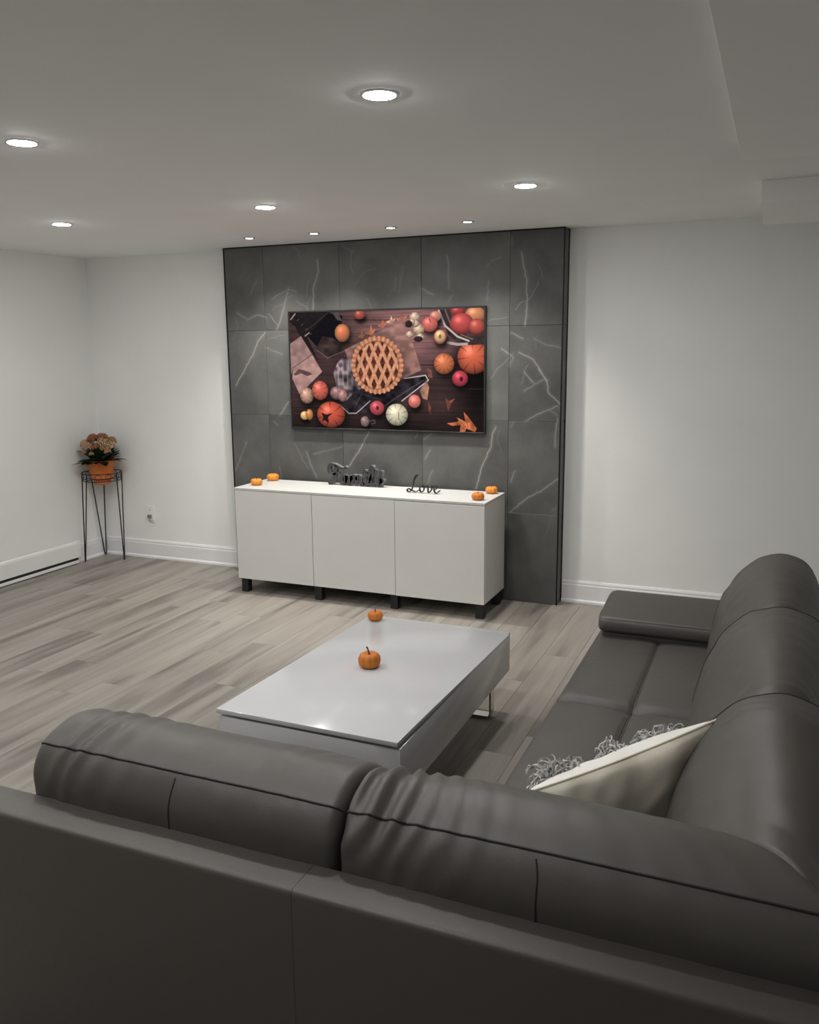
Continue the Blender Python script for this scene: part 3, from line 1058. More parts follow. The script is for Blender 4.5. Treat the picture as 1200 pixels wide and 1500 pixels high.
fam = thing('word_sign', 'thick charcoal script word sign reading Family on the white cabinet', 'sign', (0.76, -0.25, ZC), 'word signs on the white cabinet')
FAM = [
    [[(5.6, 13.0), (5.0, 9), (4.0, 4), (2.6, 1.4), (1.2, .8), (.6, 2.0)], [(1.2, 7.6), (.4, 9.6), (.6, 12), (2.2, 13.6), (4.4, 13.6), (6.8, 12.6), (9.6, 11.4), (12.4, 11.4), (13.4, 12.6)], [(2.6, 7.4), (5, 7.4), (8.0, 8.0)]],
    [[(13.2, 6.4), (11.2, 6.9), (9.4, 5.2), (9.0, 2.8), (10.2, 1.0), (12.2, 1.6), (13.3, 4.2), (13.6, 6.6), (13.5, 2.6), (14.4, .8), (16.0, 2.4)]],
    [[(16.0, 2.4), (17.0, 6.6), (17.1, .6)], [(17.2, 4.2), (18.8, 6.8), (20.3, 5.6), (20.4, .6)], [(20.4, 4.2), (22.0, 6.8), (23.4, 5.6), (23.5, 2.0), (24.4, .8), (26.2, 2.6)]],
    [[(26.6, 6.6), (26.6, 2.0), (27.6, .8), (29.2, 2.6)], [(27.0, 9.4)]],
    [[(29.2, 2.6), (32.2, 8), (33.0, 12.0), (31.9, 13.4), (30.9, 11), (30.8, 2.4), (32.0, .8), (33.6, 2.4)]],
    [[(34.6, 11.8), (34.6, 3.4), (35.8, 1.6), (37.4, 3.0), (38.2, 6.0)], [(38.6, 11.0), (38.4, 3.0), (37.6, .6), (36.0, .5)], [(38.4, 3.4), (40.6, 5.2)]],
]
for st in FAM:
    ribbon(st, 2.15, .036, (0.555, -0.255, ZC), 0.01045, M['sign'], M['sign_side'], 'letter', fam)
lov = thing('word_sign', 'thin black script word sign reading Love on the white cabinet', 'sign', (1.31, -0.38, ZC), 'word signs on the white cabinet')
LOV = [
    [[(5.6, 8.4), (6.6, 10.2), (7.4, 11.2), (6.4, 11.0), (5.2, 8.6), (4.4, 4.4), (3.0, 1.4), (1.2, .5), (.2, 1.4), (1.2, 2.4), (3.2, 1.6), (6, .7), (8.2, 1.8)]],
    [[(11.2, 4.7), (9.4, 4.1), (8.8, 2.1), (10.0, .6), (11.6, 2.2), (11.5, 4.2), (10.8, 4.9), (13.2, 4.2)]],
    [[(13.2, 4.2), (14.2, 4.6), (14.4, 1.4), (15.2, .6), (16.8, 2.8), (16.8, 4.9), (18.2, 4.0)]],
    [[(18.3, 2.3), (19.9, 3.1), (20.2, 4.4), (19.2, 4.9), (18.4, 3.1), (18.8, 1.1), (20.3, .6), (22.4, 2.4)]],
]
for st in LOV:
    ribbon(st, .72, .014, (1.195, -0.385, ZC), 0.0104, M['sign_black'], M['sign_black'], 'letter', lov)

# ---------------------------------------------------------------- coffee table
tab = thing('coffee_table', 'white high-gloss coffee table with sliding top on steel loop legs', 'coffee table', (1.974, -2.476, 0))
TX0, TX1, TY0, TY1 = 1.618, 2.326, -3.108, -1.842


def frame_box(bm, x0, x1, y0, y1, z0, z1):
    box(bm, x0, x1, y0, y1, z0, z1, .002, 2)


bm = bmesh.new(); frame_box(bm, TX0, TX1, TY0, TY1, 0.200, 0.3850)
obj('body', bm, M['gloss'], tab, 35)
bm = bmesh.new()
c = V(1.974, -2.476, 0)
yn, yf = TY0 - c.y - .010, TY1 - c.y - .052
vs = box(bm, TX0 - c.x - .001, TX1 - c.x + .001, yn, yf, 0, 0.0165)
for v in bm.verts:
    if v.co.y > 0 and v.co.z > .01:
        v.co.z = .0065
bmesh.ops.bevel(bm, geom=bm.edges[:], offset=.0014, segments=2, profile=0.5, affect='EDGES')
bmesh.ops.rotate(bm, verts=bm.verts, cent=(0, yf, 0), matrix=Matrix.Rotation(math.radians(-0.55), 3, 'X'))
bmesh.ops.rotate(bm, verts=bm.verts, cent=(0, 0, 0), matrix=Matrix.Rotation(math.radians(-0.75), 3, 'Z'))
bmesh.ops.translate(bm, verts=bm.verts, vec=c + V(0.004, 0, 0.3856))
obj('top', bm, M['gloss'], tab, 35)
bm = bmesh.new(); box(bm, TX0 + .05, TX1 - .05, TY0 + .04, TY0 + .16, .3852, .3945)
obj('slide_rail', bm, M['slot'], tab)
for y in (TY1 - .10, TY0 + .10):
    x0, x1 = TX0 + .05, TX1 - .05
    bm = bmesh.new()
    path = [(x0, .1995), (x0, .03), (x0 + .004, .012), (x0 + .018, .0045), (x1 - .018, .0045), (x1 - .004, .012), (x1, .03), (x1, .1995)]
    half, th = .026, .008
    outer, inner = [], []
    for i, p in enumerate(path):
        a, b = path[max(i - 1, 0)], path[min(i + 1, len(path) - 1)]
        d = math.hypot(b[0] - a[0], b[1] - a[1])
        nx, nz = (b[1] - a[1]) / d, -(b[0] - a[0]) / d
        outer.append((p[0], p[1])); inner.append((p[0] - nx * th * -1 * -1, p[1] - nz * th))
    # flat bar: four corner strips
    A = [[bm.verts.new((q[0], y + sy, max(q[1], .0003))) for q in pts] for pts, sy in ((outer, -half), (outer, half), (inner, half), (inner, -half))]
    for k in range(4):
        P, Q = A[k], A[(k + 1) % 4]
        for i in range(len(path) - 1):
            bm.faces.new((P[i], P[i + 1], Q[i + 1], Q[i]))
    bm.faces.new([A[k][0] for k in range(4)]); bm.faces.new([A[k][-1] for k in range(4)])
    obj('leg', bm, M['chrome'], tab, 40)

# ---------------------------------------------------------------- sectional sofa
sofa = thing('sectional_sofa', 'large dark grey leather corner sofa with plump back cushions in the foreground', 'sofa', (2.7, -3.0, 0))
SX1, SX0 = 3.575, 2.705      # inner face of right back frame, seat front edge
SY1 = -4.085                 # inner face of the near back frame


def slab(bm, x0, x1, y0, y1, z0, z1, r=0.02, seg=5, flat=None):
    """upholstered block, edges rounded except those on the plane x == flat"""
    vs = box(bm, x0, x1, y0, y1, z0, z1)
    es = [e for e in bm.edges if flat is None or not all(abs(v.co.x - flat) < 1e-6 for v in e.verts)]
    bmesh.ops.bevel(bm, geom=es, offset=r, segments=seg, profile=0.5, affect='EDGES')


# back frames
FZ = 0.626
bm = bmesh.new(); slab(bm, 1.625, 2.5645, SY1 - .104, SY1 - .001, 0.012, FZ, .014, 4, 2.5645)
bf = obj('back_frame', bm, M['leather'], sofa, 40)
bm = bmesh.new(); slab(bm, 2.5655, SX1 + .088, SY1 - .104, SY1 - .001, 0.012, FZ, .014, 4, 2.5655)
obj('back_frame', bm, M['leather'], sofa, 40)
bm = bmesh.new(); slab(bm, SX1 + .001, SX1 + .088, SY1 - .0005, -1.48, 0.06, FZ + .02, .022)
obj('back_frame', bm, M['leather'], sofa, 40)

# plinths
bm = bmesh.new(); slab(bm, SX0 + .03, SX1, SY1, -1.50, 0.06, 0.27, .012, 2)
obj('base', bm, M['leather'], sofa, 40)
bm = bmesh.new(); slab(bm, 1.72, SX0 + .029, SY1, -3.40, 0.06, 0.27, .012, 2)
obj('base', bm, M['leather'], sofa, 40)
for x, y in ((1.80, -4.02), (1.80, -3.47), (3.50, -4.02), (2.80, -1.58), (3.50, -1.58), (2.80, -3.3), (2.6, -4.02)):
    bm = bmesh.new(); lathe(bm, [(.022, .0003), (.024, .004), (.024, .061)], (x, y, 0), 16)
    obj('foot', bm, M['black_metal'], sofa, 40)


def seat(x0, x1, y0, y1, ztop, label, seams=(), r=.045, nx=48, ny=48, crown=.012):
    """seat cushion as a rounded, slightly crowned pad with sewn grooves"""
    bm = bmesh.new()
    zb = .2705

    def top(x, y):
        ex, ey = min(x - x0, x1 - x), min(y - y0, y1 - y)
        z = ztop + crown * (1 - math.exp(-max(min(ex, ey), 0) / .09)) - crown
        for e in (ex, ey):
            if e < r:
                z -= r - math.sqrt(max(r * r - (r - e) ** 2, 0))
        for kind, v in seams:
            d = abs((x if kind == 'x' else y) - v)
            z -= .007 * math.exp(-(d / .012) ** 2) + .006 * math.exp(-(d / .05) ** 2)
        z += .0022 * noise.noise(V(x * 7, y * 7, 3.1)) + .0011 * noise.noise(V(x * 22, y * 22, 1.1))
        # puckers where seams meet the cushion ends
        for kind, v in seams:
            for ye in (y0, y1):
                q = math.hypot(x - v, y - ye)
                z -= .006 * math.exp(-(q / .05) ** 2)
                ang = math.atan2(y - ye, x - v)
                z += .0022 * math.exp(-(q / .09) ** 2) * math.sin(ang * 7)
        return z
    def grid(a, b, n):
        t = np.linspace(-1, 1, n + 1)
        t = np.sign(t) * (1 - (1 - np.abs(t)) ** 1.5)
        return a + (b - a) * (t + 1) / 2
    gx, gy = grid(x0, x1, nx), grid(y0, y1, ny)
    # refine around seams
    for kind, v in seams:
        if kind == 'x':
            gx = np.unique(np.r_[gx, v + np.array([-.03, -.02, -.012, -.006, 0, .006, .012, .02, .03])])
    nxx, nyy = len(gx) - 1, len(gy) - 1
    vt = [[bm.verts.new((x, y, top(x, y))) for y in gy] for x in gx]
    for i in range(nxx):
        for j in range(nyy):
            bm.faces.new((vt[i][j], vt[i + 1][j], vt[i + 1][j + 1], vt[i][j + 1]))
    loop = [vt[i][0] for i in range(nxx + 1)] + [vt[nxx][j] for j in range(1, nyy + 1)] + [vt[i][nyy] for i in range(nxx - 1, -1, -1)] + [vt[0][j] for j in range(nyy - 1, 0, -1)]
    low = []
    for v in loop:
        low.append(bm.verts.new((v.co.x, v.co.y, zb)))
    n = len(loop)
    for i in range(n):
        bm.faces.new((loop[i], loop[(i + 1) % n], low[(i + 1) % n], low[i]))
    bm.faces.new(low)
    o = obj('seat_cushion', bm, M['leather'], sofa, 70)
    for kind, v in seams:
        bm = bmesh.new()
        if kind == 'x':
            for dx in (-.0035, .0035):
                tube(bm, [(v + dx, y, top(v + dx, y) + .0006) for y in np.linspace(y0 + .01, y1 - .01, 40)], .0011, 5)
        obj('seam', bm, M['seam'], o)
    return o


ZS = 0.428
XS = 2.985
seat(SX0, SX1 - .002, -2.572, -1.50, ZS, '', (('x', XS),))
seat(SX0, SX1 - .002, -3.370, -2.576, ZS, '', (('x', XS),))
seat(SX0, SX1 - .002, SY1 + .002, -3.374, ZS, '', ())
seat(1.72, SX0 - .002, SY1 + .002, -3.375, ZS, '', ())

# armrest pad at the far end
PADS = [(-1.852, .446), (-1.868, .470), (-1.862, .496), (-1.84, .512), (-1.70, .530), (-1.56, .542), (-1.515, .540), (-1.490, .520), (-1.488, .490), (-1.505, .462), (-1.56, .448), (-1.72, .441)]


def extrude_soft(prof, a0, a1, axis, ins=.03, n=46, cap_bulge=.012, disp=None, m=None, name='part', parent=None, smooth=70, npts=64, mitre=None, zramp=None):
    """closed profile extruded along an axis with rounded ends; returns object and the surface function"""
    P = resample(crom(prof, 8, True), npts, True)
    if not isinstance(ins, tuple):
        ins = (ins, ins)
    c = np.mean(np.array(P), axis=0)
    L = a1 - a0

    def surf(t, p):
        """t: distance from a0, p: profile point"""
        d, r = (t, ins[0]) if t < L / 2 else (L - t, ins[1])
        k = 0.0
        if d < r:
            k = r * (1 - math.sqrt(max(0, 1 - (1 - d / r) ** 2)))
        dx, dz = p[0] - c[0], p[1] - c[1]
        l = math.hypot(dx, dz)
        f = max(0.05, 1 - k / l)
        dd = disp(t, p, L) if disp else 0.0
        f += dd / l
        u, z = c[0] + dx * f, c[1] + dz * f
        if zramp:
            z += zramp(t, L) * max(0.0, min(1.0, (z - .62) / .2))
        if mitre:
            k = (L - max(0.0, mitre[1](p[0]))) / L
            t = t * k if mitre[0] == 'hi' else L - (L - t) * k
        return (a0 + t, u, z) if axis == 'x' else (u, a0 + t, z)
    bm = bmesh.new()
    ts = np.linspace(0, 1, n + 1)
    # more stations at the ends
    ts = 0.5 - 0.5 * np.cos(np.pi * ts)
    ts = 0.55 * ts + 0.45 * np.linspace(0, 1, n + 1)
    rings = []
    for t in ts:
        rings.append([bm.verts.new(surf(t * L, p)) for p in P])
    N = len(P)
    for A, B in zip(rings, rings[1:]):
        for k in range(N):
            bm.faces.new((A[k], A[(k + 1) % N], B[(k + 1) % N], B[k]))
    for ring, sgn in ((rings[0], -1), (rings[-1], 1)):
        prev = ring
        cc = sum((v.co for v in ring), Vector()) / N
        for s, bl in ((.75, .45), (.45, .8), (.18, .97)):
            off = Vector((sgn * cap_bulge * bl, 0, 0)) if axis == 'x' else Vector((0, sgn * cap_bulge * bl, 0))
            nr = [bm.verts.new(cc + (v.co - cc) * s + off) for v in ring]
            for k in range(N):
                bm.faces.new((prev[k], prev[(k + 1) % N], nr[(k + 1) % N], nr[k]))
            prev = nr
        bm.faces.new(prev)
    o = obj(name, bm, m or M['leather'], parent, smooth)
    return o, surf, P


arm, asurf, aP = extrude_soft([(a, b) for a, b in PADS], 2.725, 3.30, 'x', .035, 40, .010, None, name='armrest', parent=sofa)
# front seam of the armrest
bm = bmesh.new()
tube(bm, [asurf(t, (-1.858, .503)) for t in np.linspace(.03, .55, 24)], .0016, 5)
obj('seam', bm, M['seam'], arm)
bm = bmesh.new(); box(bm, 2.74, 3.57, -1.84, -1.52, .395, .444, .01, 2)
obj('armrest_base', bm, M['leather'], sofa, 40)

# back cushions: (a, z) with a = distance from the back frame's inner face, room side negative
BACK = [(0.008, .575), (0.012, .64), (0.008, .70), (-.012, .765), (-.040, .812), (-.080, .845), (-.125, .858), (-.172, .848), (-.225, .812), (-.275, .757),
        (-.318, .690), (-.346, .610), (-.368, .530), (-.378, .470), (-.372, .436), (-.345, .426), (-.22, .424), (-.09, .430), (-.03, .47), (-.002, .52)]


def wr(seed, left=1.0, right=.6, pinch=None, step=0.0):
    """fold displacement: creases running in from the ends, broad lumps"""
    def f(t, p, L):
        s = p[1]
        d = .010 * math.sin(math.pi * t / L) - .006 + step * (t / L - .5) * (1 - .85 * math.exp(-((s - .86) / .035) ** 2)) + .006 * noise.noise(V(t * 3.2, s * 5, seed)) + .0022 * noise.noise(V(t * 14, s * 16, seed + 7))
        up = math.exp(-((s - .77) / .10) ** 2)
        for e, amp, sg in ((t, left, 1), (L - t, right, -1)):
            if e < .40 and amp:
                w = 0.5 + 0.5 * noise.noise(V(e * 9, s * 3, seed + 3))
                ph = (e * 1.0 - (s - .70) * .62) / .046 + 1.4 * noise.noise(V(e * 6, s * 6, seed + 11))
                fold = math.sin(ph * 2 * math.pi / 1.35)
                d += amp * .0048 * fold * math.exp(-((e - .07) / .17) ** 2) * up * w * 2.1
        if pinch is not None and p[0] < pinch:      # dents on the room side where two cushions press together
            for e in (t, L - t):
                d -= .011 * math.exp(-((e - .045) / .030) ** 2 - ((s - .705 + e * .5) / .030) ** 2)
                d -= .006 * math.exp(-((e - .085) / .040) ** 2 - ((s - .600 + e * .6) / .035) ** 2)
        return d
    return f


def back_cushion(axis, a0, a1, base, sign, zoff, seed, left, right, seam_z=None, vseam=None, ins=.030, mitre=None, zramp=None, pinch=None, step=0.0):
    prof = [(base + sign * a, z + zoff * max(0, min(1, (z - .66) / .19))) for a, z in BACK]
    o, surf, P = extrude_soft(prof, a0, a1, axis, ins, 90, .016, wr(seed, left, right, pinch, step), name='back_cushion', parent=sofa, smooth=80, npts=90, mitre=mitre, zramp=zramp)
    L = a1 - a0
    if pinch is not None:
        # welt seam round the far end of the cushion, front and crown
        c = np.mean(np.array(P), axis=0)
        front = [p for p in P if p[1] > .50 and p[0] < SX1 - .02]
        front.sort(key=lambda p: math.atan2(p[1] - c[1], -(p[0] - c[0])))
        bm = bmesh.new()
        q = [(p[0] + (p[0] - c[0]) / math.hypot(p[0] - c[0], p[1] - c[1]) * .0004, p[1] + (p[1] - c[1]) / math.hypot(p[0] - c[0], p[1] - c[1]) * .0004) for p in front]
        tube(bm, [surf(L - .022, p) for p in q], .0017, 6)
        obj('seam', bm, M['seam'], o)
    if seam_z:
        c = np.mean(np.array(P), axis=0)
        # rear profile point at seam height
        rear = min((p for p in P if (p[0] - c[0]) * sign > 0), key=lambda p: abs(p[1] - seam_z))
        bm = bmesh.new()

        def out(t, p, k):
            l = math.hypot(p[0] - c[0], p[1] - c[1])
            q = (p[0] + (p[0] - c[0]) / l * k, p[1] + (p[1] - c[1]) / l * k)
            return surf(t, q)
        tube(bm, [out(t, rear, .0010) for t in np.linspace(.005, L - .003, 70)], .0026, 6)
        obj('seam', bm, M['seam'], o)
        if vseam is not None:
            bm = bmesh.new()
            pts = [p for p in P if (p[0] - c[0]) * sign > 0 and .59 < p[1] < seam_z]
            pts.sort(key=lambda p: p[1])
            tube(bm, [out(vseam - a0, p, .0004) for p in pts], .0016, 6)
            obj('seam', bm, M['seam'], o)
    return o


# along the right wall side: extruded in y (a0 < a1)
back_cushion('y', -2.594, -1.815, SX1, 1, -.006, 1.0, .15, .1, pinch=3.36, step=.036, ins=(.060, .030))
back_cushion('y', -3.356, -2.604, SX1, 1, 0.0, 2.0, .15, .12, pinch=3.36, step=.044, ins=(.060, .022))
ZN = -.078
back_cushion('y', SY1, -3.366, SX1, 1, 0.0, 3.0, 0, .12, pinch=3.2, mitre=('lo', lambda u: SX1 - u),
             zramp=lambda t, L: ZN * max(0.0, min(1.0, 1.25 - t / L * 1.6)), ins=(.024, .022), step=.040)
# along the near back: extruded in x
back_cushion('x', 1.782, 2.612, SY1, -1, ZN, 5.0, 1.5, .35, .738, 2.20)
back_cushion('x', 2.616, SX1, SY1, -1, ZN, 6.0, 1.6, .0, .738, 3.033, mitre=('hi', lambda u: u - SY1), ins=.024)

# ---------------------------------------------------------------- throw pillow in the corner


def throw_pillow():
    A, B = V(2.874, -3.585, .588), V(3.298, -3.395, .772)
    e1 = (B - A)
    Lw = e1.length
    e1.normalize()
    e2 = V(-.15, .15, -.97).normalized()      # slumped: not quite square to the top edge
    nf = e1.cross(e2).normalized()      # sign chosen below: points to the room (far side)
    if nf.y < 0:
        nf = -nf
    Lh = .33
    t = thing('throw_pillow', 'cream linen throw pillow with shaggy fringe tucked in the sofa corner', 'pillow', tuple(A + e1 * Lw / 2 + e2 * Lh * .5))
    N = 44

    def pt(u, v, side):
        # u,v in 0..1; pinched corners
        pu = .5 + (u - .5) * (1 - .10 * math.sin(math.pi * v) ** 1.0 * 1.0 * (1 if True else 0) * .55)
        pv = .5 + (v - .5) * (1 - .12 * math.sin(math.pi * u) * .55)
        th = (max(0, math.sin(math.pi * u)) * max(0, math.sin(math.pi * v))) ** .40 * (.105 if side > 0 else .055)
        wr_ = .0035 * noise.noise(V(u * 9, v * 5, 4 + side)) + .0035 * math.sin(9 * (u * 2.2 + .5 * v) + 3 * noise.noise(V(u * 3, v * 3, 9))) * math.exp(-v * 2.0)
        th += wr_ * min(1, 12 * min(u, 1 - u, v, 1 - v))
        wv = (.006 * math.sin(u * 11 + 1) + .004 * math.sin(u * 23)) * min(1, 8 * min(u, 1 - u)) * (1 - v)
        return A + e1 * (pu * Lw) + e2 * (pv * Lh + wv) + nf * (th * side + wv)
    for side, m, nm in ((-1, M['linen'], 'back_cover'), (1, M['linen_front'], 'front_cover')):
        bm = bmesh.new()
        g = [[bm.verts.new(pt(i / N, j / N, side)) for j in range(N + 1)] for i in range(N + 1)]
        for i in range(N):
            for j in range(N):
                bm.faces.new((g[i][j], g[i + 1][j], g[i + 1][j + 1], g[i][j + 1]))
        obj(nm, bm, m, t, 80)
    bm = bmesh.new()
    loop = [pt(i / N, 0, 0) for i in range(N)] + [pt(1, j / N, 0) for j in range(N)] + [pt(1 - i / N, 1, 0) for i in range(N)] + [pt(0, 1 - j / N, 0) for j in range(N)]
    tube(bm, loop, .0035, 6, closed=True)
    obj('piping', bm, M['linen'], t, 80)
    # shaggy loops sewn on the front near the top edge, in three tufts
    r2 = random.Random(5)
    for (ua, ub, hgt, n) in ((.10, .32, .070, 190), (.47, .60, .050, 90), (.66, .88, .042, 190)):
        bm = bmesh.new()
        for k in range(n):
            u = r2.uniform(ua, ub)
            v = r2.uniform(.10, .26)
            mid = 1 - abs((u - (ua + ub) / 2) / ((ub - ua) / 2)) ** 2 * .6
            p0 = pt(u, v, 1)
            d = (nf * r2.uniform(.1, .8) - e2 * r2.uniform(.7, 1.2) + e1 * r2.uniform(-.7, .7)).normalized()
            pts = [p0]
            p = p0.copy()
            ln = hgt * mid * r2.uniform(.6, 1.2)
            for s in range(7):
                d = (d + Vector((r2.uniform(-.7, .7), r2.uniform(-.7, .7), r2.uniform(-.7, .6) - .16 * s)) * .95).normalized()
                p = p + d * ln / 5.0
                pts.append(p.copy())
            tube(bm, pts, .0021, 4, cap=False)
        o = obj('fringe', bm, M['fringe'], t, 80)
        o['kind'] = 'stuff'
    # little corner tassel at the left tip
    bm = bmesh.new()
    for k in range(8):
        q = pt(0, 0, 0)
        tube(bm, [q, q - e1 * .012 + V(0, 0, r2.uniform(-.004, .004)), q - e1 * .022 + V(r2.uniform(-.004, .004), r2.uniform(-.004, .004), r2.uniform(-.012, .0))], .0013, 4)
    o = obj('tassel', bm, M['fringe'], t, 80)


throw_pillow()

# ---------------------------------------------------------------- plant stand, pot and plant
PC = V(-1.548, -0.172, 0)
stand = thing('plant_stand', 'tall black wire plant stand with three hairpin legs in the corner', 'plant stand', tuple(PC))
feet = [V(-1.655, -.314, 0), V(-1.682, -.055, 0), V(-1.405, -.147, 0)]
RT, ZR1, ZR0 = .150, .715, .655
for f in feet:
    ang = math.atan2(f.y - PC.y, f.x - PC.x)
    bm = bmesh.new()
    a1, a2 = ang - .36 + .16, ang + .36 + .16
    t1 = V(PC.x + RT * math.cos(a1), PC.y + RT * math.sin(a1), ZR1)
    t2 = V(PC.x + RT * math.cos(a2), PC.y + RT * math.sin(a2), ZR1)
    s = (t2 - t1).normalized()
    tube(bm, [t1, f - s * .006 + V(0, 0, .012), f - s * .003 + V(0, 0, .0045), f + s * .003 + V(0, 0, .0045), f + s * .006 + V(0, 0, .012), t2], .0048, 8)
    obj('leg', bm, M['wire'], stand, 60)


def ring(bm, r, z, w=.0035, n=48):
    tube(bm, [V(PC.x + r * math.cos(2 * math.pi * k / n), PC.y + r * math.sin(2 * math.pi * k / n), z) for k in range(n)], w, 6, closed=True)


bm = bmesh.new(); ring(bm, RT + .004, ZR1); obj('top_ring', bm, M['wire'], stand, 60)
bm = bmesh.new(); ring(bm, RT - .004, ZR0); obj('lower_ring', bm, M['wire'], stand, 60)
bm = bmesh.new(); ring(bm, .082, ZR0 + .012)
for k in range(6):
    a = 2 * math.pi * k / 6 + .2
    tube(bm, [V(PC.x + .082 * math.cos(a), PC.y + .082 * math.sin(a), ZR0 + .012), V(PC.x + (RT - .004) * math.cos(a), PC.y + (RT - .004) * math.sin(a), ZR0)], .003, 6)
obj('pot_ring', bm, M['wire'], stand, 60)
for k in range(12):
    bm = bmesh.new()
    a = 2 * math.pi * k / 12
    pts = []
    for q in range(17):
        b = 2 * math.pi * q / 16
        rr = .027 - .010 * q / 16
        u, w = rr * math.cos(b), rr * math.sin(b)
        aa = a + u / RT
        pts.append(V(PC.x + RT * math.cos(aa), PC.y + RT * math.sin(aa), (ZR0 + ZR1) / 2 + w))
    tube(bm, pts, .0022, 5)
    obj('scroll', bm, M['wire'], stand, 60)

plant = thing('potted_flowers', 'orange pot of rust and peach flowers on the wire stand', 'potted plant', (PC.x, PC.y, ZR0 - .02))
bm = bmesh.new()
zb = ZR0 - .035
lathe(bm, [(.058, 0), (.062, .002), (.068, .040), (.0685, .046), (.082, .0485), (.086, .052), (.086, .062), (.083, .066), (.090, .10), (.101, .172), (.108, .174), (.110, .180), (.110, .190), (.107, .194), (.099, .193), (.096, .172), (.095, .165)], (PC.x, PC.y, zb), 40, True, False)
obj('pot', bm, M['pot'], plant, 40)
bm = bmesh.new(); lathe(bm, [(.094, .160), (.094, .166), (.05, .172), (.01, .175)], (PC.x, PC.y, zb), 28)
obj('soil', bm, M['soil'], plant, 60)
r3 = random.Random(9)
ZP = zb + .185


def leaf(bm, base, d, up, L, W_, bend):
    d = d.normalized()
    s = d.cross(up).normalized()
    n = s.cross(d).normalized()
    rows = []
    for k in range(9):
        t = k / 8
        w = W_ * math.sin(math.pi * min(1, t * .92 + .06)) ** .75 * (1 + .08 * math.sin(t * 26))
        c = base + d * (L * t) + n * (-bend * t * t * L) + n * .0
        rows.append([bm.verts.new(c - s * w + n * .18 * w), bm.verts.new(c), bm.verts.new(c + s * w + n * .18 * w)])
    for a, b in zip(rows, rows[1:]):
        bm.faces.new((a[0], a[1], b[1], b[0])); bm.faces.new((a[1], a[2], b[2], b[1]))
    bmesh.ops.solidify(bm, geom=bm.faces[:], thickness=.0016)


LEAVES = []
for k in range(42):
    a = 2 * math.pi * k / 21 + r3.uniform(-.15, .15)
    el = r3.uniform(.05, .55) if k < 21 else r3.uniform(.7, 1.25)
    LEAVES.append((a, el + .18, r3.uniform(.115, .165), r3.uniform(.034, .046), r3.uniform(.1, .4)))
LEAVES += [(math.radians(238), .10, .185, .026, .12), (math.radians(318), .22, .165, .030, .15), (math.radians(300), .35, .13, .03, .3), (math.radians(262), .45, .12, .032, .3)]
for a, el, L, W_, bend in LEAVES:
    d = V(math.cos(a) * math.cos(el), math.sin(a) * math.cos(el), math.sin(el))
    base = V(PC.x + .045 * math.cos(a), PC.y + .045 * math.sin(a), ZP - .012)
    tip = base + d * L
    if tip.x < XL + .02 or tip.y > -.02:
        L *= .55 if (base + d * L * .55).x > XL + .015 and (base + d * L * .55).y < -.02 else .3
    bm = bmesh.new()
    leaf(bm, base, d, V(0, 0, 1), L, W_, bend)
    obj('leaf', bm, M['leaf'], plant, 60)


def blossom(c, rad, m, seed):
    bm = bmesh.new()
    rr = random.Random(seed)
    for k in range(26):
        # spread florets over a dome
        ph = math.acos(1 - 1.25 * (k + .5) / 26)
        th = k * 2.39996
        n = V(math.sin(ph) * math.cos(th), math.sin(ph) * math.sin(th), math.cos(ph))
        p = c + n * rad
        s = n.orthogonal().normalized()
        q = n.cross(s)
        for j in range(5):
            a = 2 * math.pi * j / 5 + k
            dd = s * math.cos(a) + q * math.sin(a)
            ee = n.cross(dd)
            w = rad * .27
            vs = [bm.verts.new(p), bm.verts.new(p + dd * w * .7 + ee * w * .45 + n * .002), bm.verts.new(p + dd * w * 1.25 + n * .0005), bm.verts.new(p + dd * w * .7 - ee * w * .45 + n * .002)]
            bm.faces.new(vs)
    return obj('blossom', bm, m, plant)


ZF = ZP + .135
FL = []
for k, (dx, dy, dz, rr, mm) in enumerate([
        (-.080, -.070, .000, .038, 'petal_b'), (-.055, -.020, .030, .040, 'petal_a'), (-.015, -.050, .045, .040, 'petal_a'), (.030, -.010, .050, .038, 'petal_a'),
        (.010, .040, .045, .036, 'petal_c'), (-.040, .040, .030, .036, 'petal_a'), (.060, -.040, .020, .036, 'petal_b'), (.045, -.095, -.015, .034, 'petal_a'),
        (-.020, -.110, -.010, .034, 'petal_b'), (.105, .020, .020, .036, 'petal_c'), (.125, -.020, -.010, .036, 'petal_b'), (.095, -.060, -.025, .032, 'petal_c'),
        (-.095, -.010, -.010, .032, 'petal_a'), (.070, .060, .020, .034, 'petal_a'), (-.045, -.120, -.055, .024, 'petal_b'), (.035, -.135, -.065, .018, 'petal_b'), (.13, -.06, -.05, .026, 'petal_b')]):
    c = V(PC.x + dx, PC.y + dy, ZF + dz)
    c.x = max(c.x, XL + .05); c.y = min(c.y, -.05)
    blossom(c, rr, M[mm], k)
    bm = bmesh.new()
    tube(bm, [(PC.x + dx * .2, PC.y + dy * .2, ZP - .02), (PC.x + dx * .6, PC.y + dy * .6, ZP + .06), tuple(c)], .0026, 5)
    obj('flower_stalk', bm, M['leaf'], plant, 60)

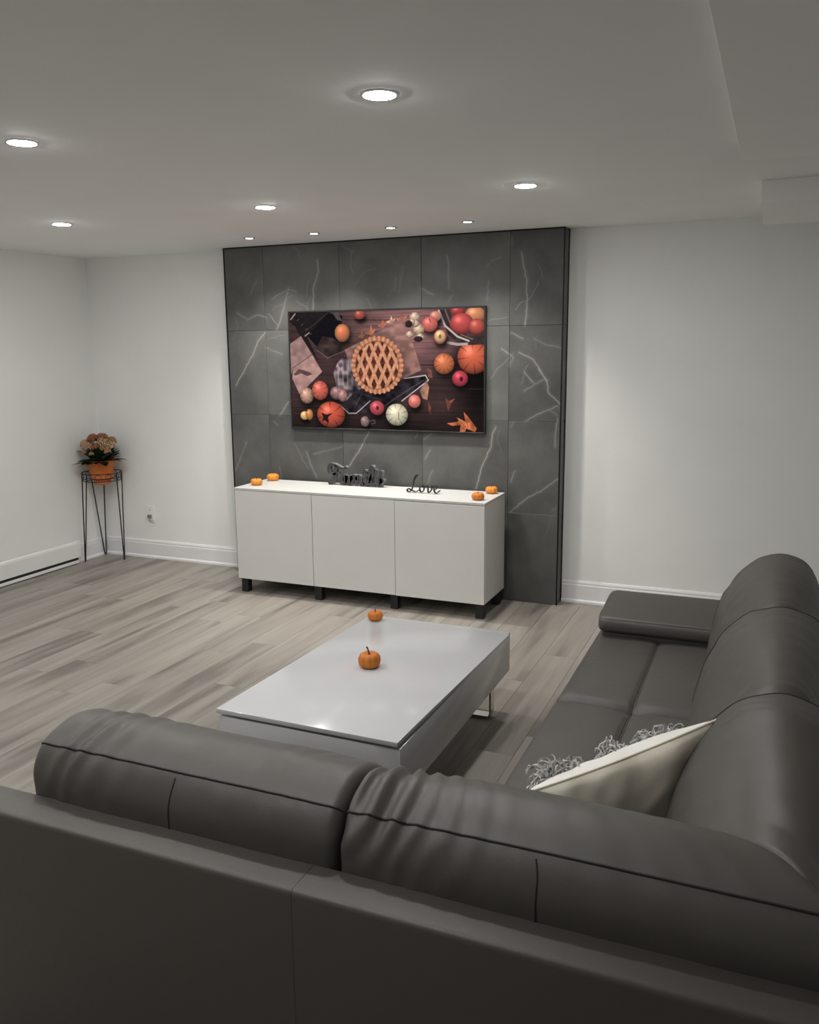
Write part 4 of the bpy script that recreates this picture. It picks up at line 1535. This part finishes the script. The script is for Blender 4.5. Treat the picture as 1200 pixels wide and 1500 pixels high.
# ---------------------------------------------------------------- baseboard heater on the left wall
HX = XL + .0005
ht = thing('baseboard_heater', 'long low white electric baseboard heater on the left wall', 'heater', (HX + .03, -1.6, 0.03))
y0, y1 = -3.0, -0.345
bm = bmesh.new()
pr = [(0.025, .052), (.050, .052), (.050, .160), (.046, .174), (.038, .180), (.0255, .180)]
A = [bm.verts.new((HX + a, y0, z)) for a, z in pr]
B = [bm.verts.new((HX + a, y1 - .03, z)) for a, z in pr]
for i in range(len(pr)):
    j = (i + 1) % len(pr)
    bm.faces.new((A[i], A[j], B[j], B[i]))
bm.faces.new(A[::-1]); bm.faces.new(B)
obj('cover', bm, M['heater'], ht)
obj('air_slot', boxm(HX + .0255, HX + .045, y0, y1 - .03, .030, .0515), M['slot'], ht)
obj('bottom_lip', boxm(HX + .0255, HX + .050, y0, y1 - .03, .006, .0295, bev=.002, seg=1), M['heater'], ht)
obj('end_cap', boxm(HX + .0252, HX + .051, y1 - .0295, y1, .045, .181, bev=.003, seg=2), M['heater'], ht)
obj('end_cap', boxm(HX + .0252, HX + .051, y0 - .03, y0 - .0005, .006, .181, bev=.003, seg=2), M['heater'], ht)

# ---------------------------------------------------------------- wall outlet
ol = thing('wall_outlet', 'white wall outlet with a small plug, above the baseboard by the plant', 'outlet', (-1.232, -.004, .375))
obj('cover_plate', boxm(-1.270, -1.196, -.0065, -.0005, .312, .432, bev=.002, seg=2), M['outlet'], ol)
for z in (.398, .348):
    o = obj('socket', boxm(-1.250, -1.216, -.0085, -.0066, z - .014, z + .014, bev=.0008, seg=1), M['outlet'], ol)
    bm = bmesh.new()
    for dx in (-.007, .007):
        box(bm, -1.233 + dx - .0012, -1.233 + dx + .0012, -.0092, -.0086, z - .003, z + .007)
    obj('slot', bm, M['slot'], o)
o = obj('plug', boxm(-1.246, -1.214, -.030, -.0094, .334, .362, bev=.004, seg=2), M['outlet_grey'], ol)
bm = bmesh.new()
tube(bm, [(-1.230, -.028, .338), (-1.222, -.034, .318), (-1.208, -.030, .304), (-1.196, -.020, .298), (-1.190, -.012, .290)], .003, 6)
obj('cord', bm, M['outlet_grey'], ol, 60)
